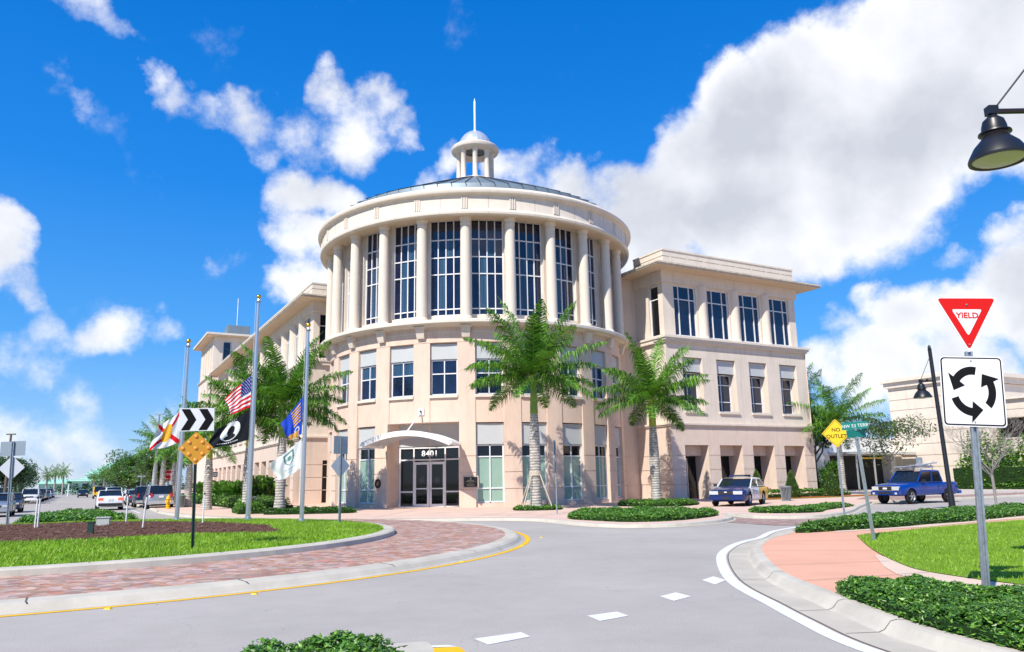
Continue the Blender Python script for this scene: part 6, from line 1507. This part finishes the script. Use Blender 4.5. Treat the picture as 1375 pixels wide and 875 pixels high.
def flag(label, pole, corners, fn, mats, seed, amp=.05, nx=96, nz=60, droop=.0):
    """corners: hoist top, hoist bottom, fly top, fly bottom as (offset along the cloth, height)"""
    P = Vector(pole.location[:2]); n = P.normalized(); tg_ = Vector((n.y, -n.x)); mb = MB(); hr = random.Random(seed); ph = hr.uniform(0, 6)
    (a, b, c, d) = [Vector(q) for q in corners]; vs = []
    zs = pole.location.z
    for i in range(nx+1):
        u = i/nx
        for j in range(nz+1):
            v = j/nz; s = a*(1-u)*(1-v)+b*(1-u)*v+c*u*(1-v)+d*u*v
            sag = -droop*sin(pi*u)*.5; wv = amp*u**.6*(sin(u*9+v*3.2+ph)+.45*sin(u*17-v*6+ph*2))
            s = Vector((s.x+.02*sin(v*7+u*5+ph)*u, s.y+sag+.018*sin(u*13+v*4+ph)*u))
            w = P+tg_*s.x+n*(wv-.02); mb.v.append((w.x, w.y, s.y))
    for i in range(nx):
        for j in range(nz):
            o = i*(nz+1)+j; mb.f.append([o, o+nz+1, o+nz+2, o+1]); mb.m.append(fn((i+.5)/nx, (j+.5)/nz))
    o = mb.build('flag', mats, smooth=True); md = None
    return tag(o, label, 'flag')
def us(u, v):
    if u < .42 and v < 7/13:
        k, l = u/.42*11, v/(7/13)*9; 
        return 2 if False else (0 if ((k % 1-.5)**2+(l % 1-.5)**2 < .07 and (int(k)+int(l)) % 2 == 0) else 2)
    return 1 if int(v*13) % 2 == 0 else 0
def fl(u, v):
    r = ((u-.5)/.20)**2+((v-.5)/.30)**2
    if r < 1: return 2 if r > .55 or (int(u*40)+int(v*30)) % 3 else 3
    return 1 if abs(u-v) < .085 or abs(u-(1-v)) < .085 else 0
def pow_(u, v):
    x, z = (u-.5)/.26, (v-.44)/.36; r = x*x+z*z
    if r < 1:
        if r > .82: return 1
        head = ((x+.05)**2/.16+(z+.05)**2/.26) < 1 or (x*x/.30+(z-.62)**2/.10) < 1
        return 0 if head else 1
    if .86 < v < .90 and .25 < u < .75 and int(u*60) % 3: return 1
    if .035 < v < .075 and .36 < u < .64 and int(u*60) % 3: return 1
    return 0
def bl(u, v):
    if .10 < u < .52 and .06 < v < .62 and (v*11) % 1 < .52: return 1
    if v > .80 and .25 < u < .95: return 2 if int(u*26) % 3 else 1
    r = ((u-.35)/.16)**2+((v-.78)/.10)**2
    return 3 if r < 1 and r > .5 else 0
def wh(u, v):
    x, z = (u-.42)/.17, (v-.34)/.26; s = abs(x) < 1-max(0, z)**2*.9 and abs(z) < 1
    if s: return 1 if (abs(x) > .72-max(0, z)**2*.9 or z < -.72 or (abs(x) < .3 and abs(z+.05) < .35)) else (2 if abs(z) < .2 else 0)
    if .70 < v < .78 and .22 < u < .62 and int(u*70) % 4: return 2
    if .84 < v < .88 and .28 < u < .56 and int(u*90) % 3: return 2
    return 0
flag('white flag with a red diagonal cross and gold seal at half mast', f1, [(-.09, 4.28), (-.09, 3.12), (-.78, 3.70), (-1.04, 2.86)], fl, [FW, FR, FGO, FO], 1, amp=.06, droop=.12)
flag('red and white striped flag with a blue starred corner at half mast', f2, [(-.11, 5.50), (-.11, 4.33), (-.98, 4.62), (-.72, 4.02)], us, [FW, FR, FB], 2, amp=.05, droop=-.06)
flag('black flag with a white round emblem under the striped flag', f2, [(-.11, 4.28), (-.11, 3.18), (-1.25, 3.50), (-1.50, 2.86)], pow_, [FK, FW], 3, amp=.06, droop=.10)
flag('blue flag with golden bars on the right pole', f3, [(-.10, 4.60), (-.10, 3.30), (-.82, 3.62), (-.50, 3.08)], bl, [FRB, FGO, FO, FW], 4, amp=.05, droop=.05)
flag('white flag with a green shield under the blue flag', f3, [(-.10, 3.12), (-.10, 2.14), (-1.14, 2.30), (-.80, 1.72)], wh, [FW, FG, mat('flag_grey_green', (.42, .50, .48), rough=.9)], 5, amp=.06, droop=.10)
# white pipes and boxes in the mulch bed
pipe = None; PL = ['left one of the pair of white marker pipes in the mulch bed', 'right one of the pair of white marker pipes in the mulch bed', 'white marker pipe beyond the bed, between median hedge and flagpole', 'leaning white marker pipe in the middle of the mulch bed', 'white marker pipe right of the left flagpole']
for (x, y, z, tl), l in zip(((-13.62, 22.35, .40, 0), (-13.77, 22.72, .40, 0), (-12.73, 25.76, .40, 0), (-10.45, 22.11, .40, 3.5), (-9.9, 24.95, .40, 1)), PL):
    if pipe is None:
        t = thing('marker_pipe', l, 'pipe', (x, y, z), 0, 'white marker pipes in the mulch bed'); mb = MB(); mb.tube([(0, 0, -.05), (0, 0, .92)], .022, 8); mb.build('pipe', mat('white_plastic_pipe', (.75, .75, .73), rough=.5), t); mb = MB(); mb.tube([(0, 0, .92), (0, 0, .98)], .026, 8); mb.build('pipe_cap', DARKTRIM, t); pipe = t
    else: t = dup(pipe, (x, y, z), label=l)
    t.rotation_euler = (0, radians(tl), 0)
UB = thing('utility_box', 'small pale grey utility box standing in the mulch bed', 'utility box', (-12.19, 23.31, mound(-12.19, 23.31)), .3); mb = MB(); mb.box((0, 0, .11), (.34, .2, .24)); mb.build('case', mat('pale_grey_plastic', (.48, .50, .46), rough=.6), UB); mb = MB(); mb.box((0, 0, .245), (.38, .24, .03)); mb.build('lid', mat('pale_grey_plastic', (.48, .50, .46)), UB)
UB = thing('utility_box', 'small dark green pedestal box at the edge of the mulch', 'utility box', (-10.85, 20.16, mound(-10.85, 20.16)), .2); mb = MB(); mb.box((0, 0, .14), (.13, .12, .30)); mb.build('case', GREENP, UB); mb = MB(); mb.box((0, 0, .30), (.15, .14, .04)); mb.build('lid', GREENP, UB)
# street lamps with bell shades
def lamp(label, loc, head_dir, h, arm, hz, tilt=(0, 0), s=1.0, pr=.085, rise=1.2):
    t = thing('street_lamp', label, 'street lamp', loc, head_dir, 'black bell shaded street lamps'); t.rotation_euler = (tilt[0], tilt[1], head_dir)
    mb = MB(); mb.lathe([(pr*1.9, 0), (pr*1.9, .1), (pr*1.4, .16), (pr*1.25, .7), (pr, .8), (pr*.8, h), (0, h)], 14); mb.build('pole', BLACKP, t, smooth=35)
    mb = MB(); mb.lathe([(.0, h+.18), (.05, h+.12), (.075, h+.05), (.05, h), (pr, h-.05)], 12); mb.build('finial', BLACKP, t, smooth=40)
    za = hz+.62*s
    mb = MB(); mb.tube([(0, 0, za), (arm+.06, 0, za+.0)], .042*s, 8); mb.tube([(0, 0, za+rise), (arm*.97, 0, za+.07)], .014*s, 6)
    for k in range(3): mb.lathe([(.035, -.05), (.06, 0), (.035, .05)], 8, c=(arm*.5+k*.0, 0, za+.05))
    mb.build('arm', BLACKP, t)
    mb = MB(); mb.box((arm, 0, za+.01), (.14*s, .13*s, .13*s)); mb.tube([(arm, 0, za), (arm, 0, za-.12*s)], .055*s, 8); mb.build('arm_knuckle', BLACKP, t)
    c = (arm, 0, hz)
    mb = MB(); mb.lathe([(s*r, s*z) for r, z in ((.05, .56), (.075, .53), (.14, .47), (.165, .38), (.17, .30), (.215, .285), (.22, .265), (.175, .25), (.165, .22), (.20, .18), (.30, .07), (.375, -.07), (.395, -.12), (.39, -.155), (.36, -.155), (.34, -.11))], 32, c=c); mb.build('lamp_shade', BLACKP, t, smooth=28)
    mb = MB(); mb.lathe([(s*.355, -.125*s), (s*.30, -.155*s), (.15*s, -.185*s), (0, -.19*s)], 28, c=c); mb.build('lamp_lens', mat('greenish_lamp_lens', (.36, .42, .26), rough=.3, spec=.6), t, smooth=True)
    return t
# the near lamp: its head hangs in view, its pole stands outside the frame
lamp('black bell lamp head hanging at the upper right edge', (9.85, 10.9, .0), pi, 9.9, 2.43, 6.36, s=1.04, rise=2.8)
lamp('black lamp post leaning beside the median tree, behind the round arrows sign', (19.3, 34.8, .0), pi+radians(0), 7.2, .62, 5.1, tilt=(0, radians(1.0)), s=.98, pr=.10)
# plain poles on the left street
for i, (px, D, h, r, l) in enumerate(((207, 88, 9.0, .12, 'tall grey light pole beyond the stop sign'), (219, 96, 8.0, .13, 'thick pale pole right of the stop sign'), (7, 95, 7.2, .14, 'dark utility pole at the left edge'), (92, 190, 2.6, .16, 'short white post near the street end'))):
    d = pix_dir(px, 655); q = Vector((d.x, d.y)).normalized()*D; t = thing('light_pole' if i < 2 else 'utility_pole' if i == 2 else 'gate_post', l, 'pole', (q.x, q.y, 0)); mb = MB(); mb.tube([(0, 0, 0), (0, 0, h)], [r, r*.75], 8); mb.build('shaft', STEEL if i < 2 else BARK if i == 2 else SIGNW, t)
    mb = MB(); mb.box((.0, 0, h), (.9 if i < 3 else .4, .2, .12)); mb.build('top_bar' if i > 1 else 'lamp_head', STEEL if i < 2 else BARK, t)
SS = thing('street_name_sign', 'small pale street name sign far down the right hand sidewalk', 'street sign', B(-19.5, 58, .03), .4); mb = MB(); mb.tube([(0, 0, 0), (0, 0, 2.9)], .04, 6); mb.build('post', STEEL, SS); mb = MB(); mb.box((0, 0, 2.95), (.9, .03, .2)); mb.build('name_blade', SIGNBACK, SS); mb = MB(); mb.box((0, 0, 3.17), (.03, .8, .2)); mb.build('cross_blade', SIGNBACK, SS)
FE = thing('fence', 'dark green screened fence behind the cars at the left edge', 'fence', B(-36.0, 62, .03), TH)
mb = MB(); mb.box((0, 0, .95), (.05, 60, 1.8)); mb.build('screen', mat('green_fence_screen', (.03, .09, .08), rough=.9), FE)
for k in range(9): mb = MB(); mb.tube([(.06, -30+k*7.5, 0), (.06, -30+k*7.5, 2.1)], .05, 6); mb.build('fence_post', GREENP, FE)
# signpost near the garage entrance
GP = thing('sign_post', 'small sign seen from behind before the garage entrance', 'road sign', B(28.3, -17.2, .03), .3); mb = MB(); mb.tube([(0, 0, 0), (0, 0, 2.5)], .035, 6); mb.build('post', ALU, GP); mb = MB(); plate(mb, rrect(.6, .45, .02), .03, .01, 0, dz=2.5); mb.build('sign_back', SIGNBACK, GP)
